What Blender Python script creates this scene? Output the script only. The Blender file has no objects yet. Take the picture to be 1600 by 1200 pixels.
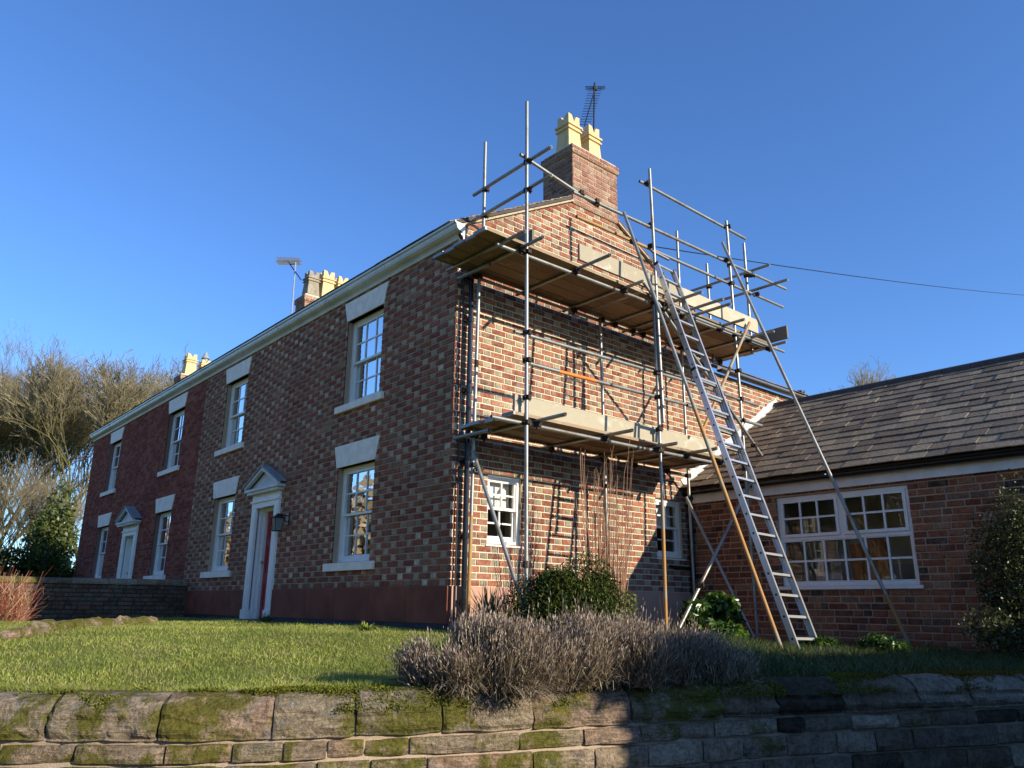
import bpy, math, random
import numpy as np
from mathutils import Vector, Matrix, noise as mnoise
random.seed(7); RNG = np.random.default_rng(11)
scene = bpy.context.scene
R = math.radians
KX, KZ = 0.31, 0.345            # sunlight moves (-KX, +1, -KZ)

# ------------------------------------------------------------------ camera
def setup_camera():
    cd = bpy.data.cameras.new('camera'); cam = bpy.data.objects.new('camera', cd)
    scene.collection.objects.link(cam)
    yaw, pitch, roll = R(41.0), R(16.0036), R(0.5531)
    f = Vector((math.sin(yaw)*math.cos(pitch), math.cos(yaw)*math.cos(pitch), math.sin(pitch)))
    r = Vector((math.cos(yaw), -math.sin(yaw), 0)); u = r.cross(f)
    r2 = r*math.cos(roll) + u*math.sin(roll); u2 = -r*math.sin(roll) + u*math.cos(roll)
    m = Matrix((r2, u2, -f)).transposed().to_4x4()
    m.translation = Vector((-5.8946, -7.9479, 0.4903))
    cam.matrix_world = m
    cd.sensor_width = 36; cd.lens = 1207.18/1600*36
    cd.clip_start = .05; cd.clip_end = 3000
    scene.camera = cam
setup_camera()

# ------------------------------------------------------------------ sky, sun, exposure
world = bpy.data.worlds.new('World'); scene.world = world; world.use_nodes = True
wn = world.node_tree.nodes; wl = world.node_tree.links; wn.clear()
sky = wn.new('ShaderNodeTexSky'); sky.sky_type = 'NISHITA'; sky.sun_disc = False
SUN_EL = math.atan(KZ/math.hypot(1, KX)); SUN_AZ = math.atan2(KX, -1)
sky.sun_elevation = SUN_EL; sky.sun_rotation = SUN_AZ
sky.altitude = 0; sky.air_density = 1.0; sky.dust_density = 0.25; sky.ozone_density = 4.0
bg = wn.new('ShaderNodeBackground'); bg.inputs['Strength'].default_value = 0.145
wo = wn.new('ShaderNodeOutputWorld')
tint = wn.new('ShaderNodeMix'); tint.data_type = 'RGBA'; tint.blend_type = 'MULTIPLY'; tint.inputs[0].default_value = 1
tint.inputs[7].default_value = (.655, .86, 1.15, 1); wl.new(sky.outputs[0], tint.inputs[6]); wl.new(tint.outputs[2], bg.inputs[0]); wl.new(bg.outputs[0], wo.inputs[0])
sl = bpy.data.lights.new('sun', 'SUN'); sl.energy = 5.0; sl.angle = R(.53); sl.color = (1.0, .89, .71)
so = bpy.data.objects.new('sun', sl); scene.collection.objects.link(so)
so.rotation_euler = Vector((-KX, 1, -KZ)).to_track_quat('-Z', 'Y').to_euler(); so.location = (8, -25, 14)
vs = scene.view_settings; vs.view_transform = 'Standard'; vs.look = 'None'; vs.gamma = 1
vs.use_curve_mapping = False; vs.exposure = 0.60
scene.display_settings.display_device = 'sRGB'
try:
    scene.cycles.max_bounces = 6; scene.cycles.transparent_max_bounces = 12; scene.cycles.caustics_reflective = False; scene.cycles.caustics_refractive = False
except Exception: pass

# ------------------------------------------------------------------ materials
class NT:
    def __init__(s, name, rough=.85, spec=.3, metal=0.):
        s.m = bpy.data.materials.new(name); s.m.use_nodes = True
        s.t = s.m.node_tree; s.n = s.t.nodes; s.l = s.t.links
        s.b = s.n['Principled BSDF']; s.b.inputs['Roughness'].default_value = rough
        s.b.inputs['Specular IOR Level'].default_value = spec; s.b.inputs['Metallic'].default_value = metal
        s.geo = s.n.new('ShaderNodeNewGeometry'); s.P = s.geo.outputs['Position']
    def link(s, a, b): s.l.new(a, b)
    def val(s, sock, v):
        if hasattr(v, 'is_linked') or isinstance(v, bpy.types.NodeSocket): s.l.new(v, sock)
        else:
            if isinstance(v, (tuple, list)) and len(v) == 3 and sock.type == 'RGBA': v = (*v, 1)
            sock.default_value = v
    def mapping(s, scale=(1, 1, 1), rot=(0, 0, 0)):
        k = s.n.new('ShaderNodeMapping'); k.inputs['Scale'].default_value = scale; k.inputs['Rotation'].default_value = rot
        s.l.new(s.P, k.inputs[0]); return k.outputs[0]
    def noise(s, scale, detail=3, rough=.55, vec=None, dist=0.):
        k = s.n.new('ShaderNodeTexNoise'); k.inputs['Scale'].default_value = scale; k.inputs['Detail'].default_value = detail
        k.inputs['Roughness'].default_value = rough; k.inputs['Distortion'].default_value = dist
        s.l.new(vec if vec is not None else s.P, k.inputs['Vector']); return k.outputs['Fac']
    def vor(s, scale, vec=None, feat='F1'):
        k = s.n.new('ShaderNodeTexVoronoi'); k.feature = feat; k.inputs['Scale'].default_value = scale
        s.l.new(vec if vec is not None else s.P, k.inputs['Vector']); return k.outputs['Distance']
    def ramp(s, fac, stops, interp='LINEAR'):
        k = s.n.new('ShaderNodeValToRGB'); cr = k.color_ramp; cr.interpolation = interp
        while len(cr.elements) < len(stops): cr.elements.new(.5)
        for e, (p, c) in zip(cr.elements, stops):
            e.position = p; e.color = (*c, 1) if isinstance(c, (tuple, list)) else (c, c, c, 1)
        s.val(k.inputs[0], fac); return k.outputs[0]
    def mix(s, fac, a, b, mode='MIX'):
        k = s.n.new('ShaderNodeMix'); k.data_type = 'RGBA'; k.blend_type = mode
        s.val(k.inputs[0], fac); s.val(k.inputs[6], a); s.val(k.inputs[7], b); return k.outputs[2]
    def math(s, op, a, b=0.):
        k = s.n.new('ShaderNodeMath'); k.operation = op; s.val(k.inputs[0], a); s.val(k.inputs[1], b); return k.outputs[0]
    def rnd(s):
        oi = s.n.new('ShaderNodeObjectInfo')
        return s.math('FRACT', s.math('ADD', oi.outputs['Random'], s.geo.outputs['Random Per Island']))
    def z(s):
        k = s.n.new('ShaderNodeSeparateXYZ'); s.l.new(s.P, k.inputs[0]); return k.outputs[2]
    def col(s, c): s.val(s.b.inputs['Base Color'], c); return s
    def bump(s, h, strength=.3, dist=.01):
        k = s.n.new('ShaderNodeBump'); k.inputs['Strength'].default_value = strength; k.inputs['Distance'].default_value = dist
        s.l.new(h, k.inputs['Height']); s.l.new(k.outputs[0], s.b.inputs['Normal']); return s
    def roughn(s, v): s.val(s.b.inputs['Roughness'], v); return s

def brick_mat(name, stops, lime=.35, limecol=(.52, .43, .32), dark=.55):
    t = NT(name, .95, .08)
    c = t.ramp(t.rnd(), stops)
    n1 = t.noise(9, 4, .6); c = t.mix(t.math('MULTIPLY', t.ramp(n1, [(.42, 0.), (.68, 1.)]), lime), c, limecol)
    n2 = t.noise(45, 4, .7); c = t.mix(1., c, t.ramp(n2, [(.25, dark), (.7, 1.15)]), 'MULTIPLY')
    c = t.mix(1., c, t.ramp(t.noise(13, 5, .7), [(.3, .68), (.5, 1.), (.7, 1.22)]), 'MULTIPLY')
    n3 = t.noise(.8, 3, .6); c = t.mix(1., c, t.ramp(n3, [(.3, .78), (.65, 1.06)]), 'MULTIPLY')
    t.col(c); t.bump(t.noise(160, 4, .7), .55, .006); return t.m
def mortar_mat(name, a, b, st=.3):
    t = NT(name, .95, .1)
    c = t.mix(t.noise(3, 4, .6), a, b)
    c = t.mix(1., c, t.ramp(t.noise(60, 3, .7), [(.3, .72), (.7, 1.08)]), 'MULTIPLY')
    t.col(c); t.bump(t.noise(140, 3), st, .006); return t.m

M = {}
M['stretcher'] = brick_mat('brick_red', [(0, (.20, .060, .042)), (.3, (.28, .095, .06)), (.55, (.35, .13, .08)), (.75, (.24, .078, .055)), (.9, (.16, .080, .06)), (1, (.36, .17, .11))], .30)
M['header'] = brick_mat('brick_buff', [(0, (.20, .165, .12)), (.25, (.32, .275, .19)), (.5, (.39, .335, .235)), (.72, (.28, .24, .175)), (.88, (.16, .12, .095)), (1, (.36, .19, .12))], .4)
M['far_brick'] = brick_mat('brick_dark_red', [(0, (.22, .056, .036)), (.5, (.33, .085, .052)), (.8, (.42, .13, .08)), (1, (.30, .14, .10))], .08, (.3, .2, .17))
M['old_brick'] = brick_mat('brick_old_rough', [(0, (.22, .07, .040)), (.25, (.36, .11, .055)), (.5, (.38, .15, .075)), (.68, (.48, .20, .095)), (.80, (.05, .032, .028)), (.88, (.13, .065, .045)), (1, (.46, .26, .15))], .4, (.34, .25, .18), .4)
M['chim_brick'] = brick_mat('brick_chimney', [(0, (.24, .10, .075)), (.35, (.32, .15, .11)), (.6, (.28, .12, .09)), (.8, (.38, .24, .17)), (1, (.16, .09, .07))], .45, (.45, .36, .27))
M['garden_brick'] = brick_mat('brick_mossy', [(0, (.09, .06, .045)), (.4, (.15, .09, .06)), (.7, (.19, .11, .08)), (1, (.12, .11, .09))], .5, (.17, .16, .11), .4)
M['mortar'] = mortar_mat('lime_mortar', (.76, .65, .45), (.62, .52, .36))
M['front_mortar'] = mortar_mat('weathered_warmed_mortar', (.56, .40, .27), (.42, .29, .19))  # older front pointing, its tone also warmed against the blue shade
M['front_header'] = brick_mat('brick_buff_shade_warmed', [(0, (.30, .18, .115)), (.2, (.39, .27, .175)), (.4, (.47, .35, .23)), (.58, (.54, .41, .275)), (.72, (.40, .28, .18)), (.86, (.31, .15, .09)), (.93, (.50, .39, .27)), (1, (.74, .61, .45))], .35, (.34, .28, .22))  # front copy of the buff brick, warmed to offset the blue shade
M['front_stretcher'] = brick_mat('brick_red_shade_warmed', [(0, (.25, .078, .052)), (.3, (.33, .105, .066)), (.55, (.38, .14, .085)), (.75, (.29, .10, .066)), (.9, (.27, .125, .085)), (1, (.44, .24, .15))], .15, (.3, .25, .2))  # front copy of the red brick, lightened and warmed for the shade
M['far_mortar'] = mortar_mat('red_mortar', (.30, .20, .16), (.2, .12, .10))
M['old_mortar'] = mortar_mat('old_mortar', (.64, .44, .29), (.42, .28, .18), .6)
M['stone_mortar'] = mortar_mat('pink_mortar', (.50, .39, .28), (.36, .28, .20), .6)
M['grey_mortar'] = mortar_mat('grey_wall_mortar', (.40, .31, .22), (.26, .20, .14), .6)
M['dark_mortar'] = mortar_mat('dark_mortar', (.08, .06, .05), (.05, .04, .035))

def simple(name, c, rough=.6, spec=.4, metal=0., var=.12, sc=12, bumps=0., bsc=80):
    t = NT(name, rough, spec, metal)
    cc = t.mix(1., tuple(c), t.ramp(t.noise(sc, 4, .6), [(.3, 1-var), (.7, 1+var*.4)]), 'MULTIPLY')
    t.col(cc)
    if bumps: t.bump(t.noise(bsc, 3), bumps, .004)
    return t.m
M['white'] = simple('white_paint', (.86, .80, .73), .45, .4, 0, .10, 5)
M['white_dirty'] = simple('white_paint_weathered', (.66, .65, .60), .5, .35, 0, .25, 4)
M['frame_white'] = simple('white_window_paint', (.84, .80, .74), .35, .5, 0, .05, 9)
M['gutter'] = simple('gutter_paint', (.62, .62, .58), .28, .5, 0, .18, 3)
M['fascia'] = simple('fascia_paint', (.80, .74, .66), .45, .4, 0, .15, 4)
M['black'] = simple('black_iron', (.012, .014, .02), .22, .6, 0, .3, 20)
M['dark_gutter'] = simple('dark_gutter_plastic', (.016, .016, .018), .35, .5, 0, .3, 9)
M['red_door'] = simple('red_door_paint', (.36, .02, .02), .3, .5, 0, .1, 4)
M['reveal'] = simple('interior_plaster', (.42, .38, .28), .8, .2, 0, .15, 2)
M['beige_room'] = simple('room_plaster', (.86, .80, .58), .9, .1, 0, .2, 2)
t = NT('cream_clay', .8, .15)
c = t.mix(t.noise(6, 4, .6), (.66, .50, .25), (.56, .42, .22))
c = t.mix(t.math('MULTIPLY', t.ramp(t.noise(5, 6, .75, vec=t.mapping((1.6, 1.6, .5))), [(.52, 0.), (.70, 1.)]), .55), c, (.26, .20, .13))
t.col(c); t.bump(t.noise(60, 4), .3, .004); M['pot'] = t.m
M['pot_dark'] = simple('sooty_clay', (.30, .26, .19), .8, .2, 0, .4, 9, .2)
M['lead'] = simple('lead_sheet', (.30, .31, .31), .6, .3, .1, .3, 12, .3)
M['verge_mortar'] = simple('verge_mortar', (.46, .36, .24), .95, .1, 0, .3, 14, .6, 60)
M['ridge_tile'] = simple('ridge_tile_clay', (.075, .062, .055), .8, .3, 0, .3, 8, .3)
M['flash'] = simple('cement_fillet', (.70, .68, .62), .8, .3, 0, .35, 14, .8, 40)
M['blind'] = simple('white_blind', (.72, .72, .68), .8, .2, 0, .05, 3)
M['curtain'] = simple('curtain_cloth', (.30, .26, .22), .95, .1, 0, .2, 6)
M['aerial'] = simple('aerial_metal', (.025, .025, .03), .4, .5, .6, .2, 20)
M['aerial_pale'] = simple('aerial_alloy', (.55, .53, .50), .35, .5, .7, .2, 20)
M['wood_orange'] = simple('orange_pine', (.45, .17, .05), .6, .3, 0, .2, 6)
M['car_blue'] = simple('blue_car_paint', (.01, .035, .20), .15, .8, .2, .05, 4)
M['tyre'] = simple('black_rubber', (.02, .02, .02), .9, .2)
M['asphalt'] = simple('asphalt', (.05, .05, .052), .95, .2, 0, .3, 30, .5, 200)
M['paving'] = simple('pavement_flags', (.22, .21, .19), .95, .2, 0, .3, 5, .3, 80)
M['lamp_glass'] = simple('lamp_glass', (.18, .2, .2), .1, .6, 0, .05, 4)
M['blueblack'] = simple('engineering_course', (.045, .045, .055), .8, .3, 0, .4, 7, .4)
M['holly_stem'] = simple('brown_bark', (.07, .05, .03), .95, .1, 0, .4, 10, .5, 30)

t = NT('terracotta_render', .85, .25)
c = t.mix(t.noise(1.6, 4, .6), (.38, .20, .145), (.52, .31, .225))
c = t.mix(t.math('MULTIPLY', t.ramp(t.noise(2.4, 5, .65), [(.52, 0.), (.75, 1.)]), .45), c, (.60, .40, .30))
t.col(c); t.bump(t.noise(90, 4), .2, .004); M['plinth'] = t.m
M['front_plinth'] = simple('shade_darkened_plinth', (.24, .080, .048), .8, .12, 0, .35, 2.5, .2, 90)  # front copy of the plinth with shade darkened into its colour
M['lintel'] = simple('cream_white_stone_paint', (.95, .82, .68), .6, .2, 0, .16, 7, .15, 60)

t = NT('galvanised_tube', .42, .5, .55)
c = t.mix(t.noise(5, 3, .5), (.20, .21, .20), (.33, .34, .31))
c = t.mix(t.math('MULTIPLY', t.ramp(t.noise(3.2, 5, .75), [(.50, 0.), (.66, 1.)]), .75), c, (.19, .115, .06))
c = t.mix(t.ramp(t.noise(17, 4, .7), [(.62, 0.), (.70, .7)]), c, (.42, .40, .35))
t.col(c); t.bump(t.noise(120, 3), .1, .003); M['tube'] = t.m
t = NT('rusty_tube', .7, .3, .15)
c = t.mix(t.noise(6, 3, .5), (.34, .155, .04), (.42, .26, .10))
c = t.mix(t.ramp(t.noise(2.4, 4, .6), [(.50, 0.), (.62, 1.)]), c, (.27, .26, .21))
t.col(c); M['tube_rusty'] = t.m
M['tube_orange'] = simple('orange_band_paint', (.72, .20, .03), .5, .4, 0, .2, 10)
M['coupler'] = simple('rusty_coupler', (.045, .03, .022), .75, .3, .3, .5, 40, .4, 100)
t = NT('aluminium', .33, .5, .75)
c = t.mix(t.noise(7, 3), (.52, .52, .50), (.68, .66, .62)); t.col(c)
t.bump(t.noise(90, 2, vec=t.mapping((1, 1, .1))), .1, .002); M['alu'] = t.m
M['alu_dark'] = simple('black_rung_plug', (.015, .015, .018), .5, .4)
def wood(name, a, b, w):
    t = NT(name, .85, .2)
    g = t.noise(14, 5, .65, vec=t.mapping((.5, 5, 6)), dist=1.2)
    c = t.mix(g, a, b); rn = t.rnd(); c = t.mix(1., c, t.ramp(rn, [(0, .6), (1, 1.3)]), 'MULTIPLY')
    c = t.mix(t.math('MULTIPLY', t.ramp(t.noise(4, 4, .7), [(.55, 0.), (.72, 1.)]), w), c, (.58, .54, .45))
    t.col(c); t.bump(g, .25, .004); return t.m
M['board'] = wood('scaffold_board_wood', (.21, .145, .09), (.38, .28, .175), .35)
M['toe'] = wood('weathered_toe_board', (.36, .31, .21), (.52, .46, .34), .6)
M['toe_grey'] = wood('grey_toe_board', (.16, .14, .11), (.25, .22, .18), .3)

t = NT('slate', .85, .15)
c = t.ramp(t.rnd(), [(0, (.17, .125, .085)), (.25, (.25, .19, .13)), (.45, (.32, .245, .165)), (.65, (.21, .165, .115)), (.82, (.34, .265, .175)), (1, (.40, .31, .195))])
c = t.mix(t.math('MULTIPLY', t.ramp(t.noise(7, 5, .7), [(.5, 0.), (.72, 1.)]), .45), c, (.24, .215, .16))
c = t.mix(1., c, t.ramp(t.noise(26, 5, .75), [(.3, .5), (.7, 1.2)]), 'MULTIPLY')
t.col(c); t.bump(t.noise(28, 5, .7), .5, .012); M['slate'] = t.m

t = NT('garden_sandstone', .93, .15)
rn = t.rnd()
c = t.ramp(rn, [(0, (.29, .215, .145)), (.3, (.40, .31, .215)), (.55, (.32, .255, .17)), (.8, (.40, .27, .185)), (1, (.27, .22, .155))])
strat = t.noise(5, 5, .65, vec=t.mapping((1.2, 1.2, 7)), dist=.8)
c = t.mix(1., c, t.ramp(strat, [(.3, .5), (.65, 1.25)]), 'MULTIPLY')
c = t.mix(t.math('MULTIPLY', t.ramp(t.noise(6, 4, .7), [(.55, 0.), (.68, 1.)]), .6), c, (.20, .20, .19))
c = t.mix(t.ramp(t.noise(22, 3, .6), [(.66, 0.), (.72, .8)]), c, (.42, .40, .35))
moss = t.ramp(t.noise(2.3, 7, .75), [(.462, 0.), (.535, 1.)])
mc = t.mix(t.noise(40, 3), (.055, .060, .006), (.20, .19, .018))
c = t.mix(t.math('MULTIPLY', moss, .88), c, mc)
c = t.mix(1., c, t.ramp(t.noise(38, 6, .8), [(.32, .38), (.5, .95), (.7, 1.35)]), 'MULTIPLY')
c = t.mix(t.ramp(t.vor(26), [(.06, .75), (.13, 0.)]), c, (.05, .045, .03))
t.col(c)
h = t.math('ADD', t.math('MULTIPLY', strat, 1.4), t.noise(55, 5, .75)); t.bump(h, .9, .035); M['stone'] = t.m
t = NT('shaded_garden_stone', .97, .05)  # less mossy copy of the wall stone, its colour toned for shaded stretches
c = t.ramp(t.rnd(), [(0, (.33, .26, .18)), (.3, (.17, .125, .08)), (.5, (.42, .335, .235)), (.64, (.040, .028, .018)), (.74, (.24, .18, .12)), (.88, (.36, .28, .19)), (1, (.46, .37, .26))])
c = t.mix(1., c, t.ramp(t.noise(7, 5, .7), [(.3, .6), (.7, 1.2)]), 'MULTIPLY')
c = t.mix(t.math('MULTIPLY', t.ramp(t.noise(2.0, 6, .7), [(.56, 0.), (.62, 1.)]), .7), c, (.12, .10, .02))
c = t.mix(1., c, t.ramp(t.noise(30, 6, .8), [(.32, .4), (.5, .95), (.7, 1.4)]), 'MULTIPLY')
t.col(c); t.bump(t.noise(45, 5, .75), .9, .03); M['stone_shaded'] = t.m

t = NT('lawn_soil', .98, .1)
c = t.mix(t.noise(1.2, 5, .65), (.15, .18, .03), (.26, .27, .06))
c = t.mix(t.math('MULTIPLY', t.ramp(t.noise(5, 5, .7), [(.5, 0.), (.7, 1.)]), .5), c, (.14, .125, .055))
t.col(c); t.bump(t.noise(35, 5, .8), .9, .03); M['lawn'] = t.m
M['soil'] = simple('bed_soil', (.045, .033, .022), .98, .1, 0, .5, 6, .9, 30)

def leaf_mat(name, stops, rough=.5, spec=.35, trans=.15, mode='rnd', sc=.9):
    t = NT(name, rough, spec)
    r1 = t.geo.outputs['Random Per Island'] if mode == 'rnd' else t.noise(sc, 3)
    c = t.ramp(r1, stops)
    if name == 'grass_blade': c = t.mix(t.math('MULTIPLY', t.ramp(t.noise(2.6, 5, .7), [(.48, 0.), (.66, 1.)]), .6), c, (.34, .30, .13)); c = t.mix(t.math('MULTIPLY', t.ramp(t.noise(1.1, 3, .6), [(.5, 0.), (.62, 1.)]), .5), c, (.10, .17, .03))
    c = t.mix(1., c, t.ramp(t.noise(sc, 3, .6), [(.3, .72), (.7, 1.2)]), 'MULTIPLY')
    t.col(c)
    if trans:
        tr = t.n.new('ShaderNodeBsdfTranslucent'); t.l.new(c, tr.inputs[0])
        mx = t.n.new('ShaderNodeMixShader'); mx.inputs[0].default_value = trans
        t.l.new(t.b.outputs[0], mx.inputs[1]); t.l.new(tr.outputs[0], mx.inputs[2])
        t.l.new(mx.outputs[0], t.n['Material Output'].inputs[0])
    return t.m
M['grass'] = leaf_mat('grass_blade', [(0, (.15, .20, .025)), (.4, (.26, .31, .045)), (.7, (.36, .39, .075)), (.88, (.48, .45, .15)), (1, (.56, .50, .26))], .6, .2, .35, sc=.7)
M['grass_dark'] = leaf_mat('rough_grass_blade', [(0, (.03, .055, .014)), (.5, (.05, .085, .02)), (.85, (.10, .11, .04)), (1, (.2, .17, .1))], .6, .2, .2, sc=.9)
M['box'] = leaf_mat('evergreen_leaf', [(0, (.010, .020, .003)), (.5, (.024, .042, .007)), (.85, (.055, .075, .012)), (1, (.12, .13, .02))], .6, .12, .12)
M['box_yellow'] = leaf_mat('yellow_green_leaf', [(0, (.05, .07, .012)), (.5, (.11, .13, .02)), (1, (.24, .24, .05))], .4, .4, .2)
M['laurel'] = leaf_mat('laurel_leaf', [(0, (.02, .055, .008)), (.5, (.045, .10, .012)), (.85, (.09, .16, .02)), (1, (.18, .24, .04))], .3, .5, .2)
M['holly'] = leaf_mat('distant_evergreen_leaf', [(0, (.025, .04, .008)), (.5, (.06, .085, .016)), (1, (.15, .17, .045))], .4, .4, .15)
M['winter_wood'] = leaf_mat('winter_woodland_twigs', [(0, (.16, .12, .07)), (.6, (.30, .24, .15)), (1, (.42, .34, .22))], .9, .1, .1)
M['hedge'] = leaf_mat('hedge_leaf', [(0, (.02, .03, .008)), (.6, (.04, .06, .014)), (1, (.08, .1, .02))], .5, .3, .1)
M['cotone'] = leaf_mat('small_glossy_leaf', [(0, (.025, .036, .008)), (.5, (.05, .07, .014)), (.85, (.10, .11, .028)), (1, (.34, .30, .17))], .4, .35, .15)
M['iris'] = leaf_mat('iris_leaf', [(0, (.06, .09, .03)), (.6, (.13, .17, .06)), (1, (.26, .26, .12))], .5, .3, .25)
M['tuft'] = leaf_mat('lime_tuft_leaf', [(0, (.10, .15, .02)), (.6, (.22, .28, .04)), (1, (.38, .40, .10))], .5, .3, .25)
M['lav_stem'] = leaf_mat('lavender_stem', [(0, (.07, .048, .028)), (.45, (.21, .15, .092)), (.8, (.38, .30, .20)), (1, (.56, .46, .32))], .9, .1, .1)
M['lav_head'] = leaf_mat('lavender_seed_head', [(0, (.16, .115, .085)), (.5, (.34, .26, .20)), (1, (.66, .55, .44))], .9, .1, .15)
M['lav_leaf'] = leaf_mat('lavender_foliage', [(0, (.06, .05, .026)), (.6, (.17, .145, .085)), (1, (.36, .32, .22))], .9, .1, .15)
M['copper'] = simple('copper_stem', (.36, .20, .12), .7, .3, 0, .35, 15)
M['dogwood'] = leaf_mat('dogwood_stem', [(0, (.20, .05, .035)), (.4, (.32, .09, .06)), (.7, (.34, .20, .12)), (1, (.44, .36, .2))], .5, .3, 0.)
M['redtwig'] = leaf_mat('reddish_twig', [(0, (.10, .04, .03)), (1, (.26, .12, .08))], .7, .2, 0.)
M['bark'] = leaf_mat('tree_bark', [(0, (.09, .08, .035)), (1, (.16, .14, .065))], .95, .1, 0., 'noise', 1.5)
M['twig'] = leaf_mat('tree_twig', [(0, (.14, .12, .065)), (.5, (.25, .215, .125)), (.8, (.34, .29, .18)), (1, (.31, .23, .17))], .95, .1, 0.)
M['moss'] = leaf_mat('moss_tuft', [(0, (.05, .07, .008)), (.6, (.12, .13, .016)), (1, (.2, .19, .03))], .95, .05, .1)
M['moss_brown'] = leaf_mat('rusty_moss_tuft', [(0, (.09, .05, .01)), (.6, (.17, .10, .015)), (1, (.14, .13, .02))], .95, .05, .1)

def glass_mat(name, tint, fac):
    t = NT(name, .02, .5); t.n.remove(t.b)
    tr = t.n.new('ShaderNodeBsdfTransparent'); tr.inputs[0].default_value = (*tint, 1)
    gl = t.n.new('ShaderNodeBsdfGlossy'); gl.inputs['Roughness'].default_value = .015
    fr = t.n.new('ShaderNodeFresnel'); fr.inputs[0].default_value = 1.52
    bp = t.n.new('ShaderNodeBump'); bp.inputs['Strength'].default_value = .05; bp.inputs['Distance'].default_value = .02
    t.l.new(t.noise(2.5, 1), bp.inputs['Height']); t.l.new(bp.outputs[0], gl.inputs['Normal'])
    k = t.math('MINIMUM', t.math('MULTIPLY', fr.outputs[0], fac), .9)
    mx = t.n.new('ShaderNodeMixShader'); t.l.new(k, mx.inputs[0]); t.l.new(tr.outputs[0], mx.inputs[1]); t.l.new(gl.outputs[0], mx.inputs[2])
    t.l.new(mx.outputs[0], t.n['Material Output'].inputs[0]); return t.m
M['glass'] = glass_mat('window_glass', (.93, .95, .93), 1.35)

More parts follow.
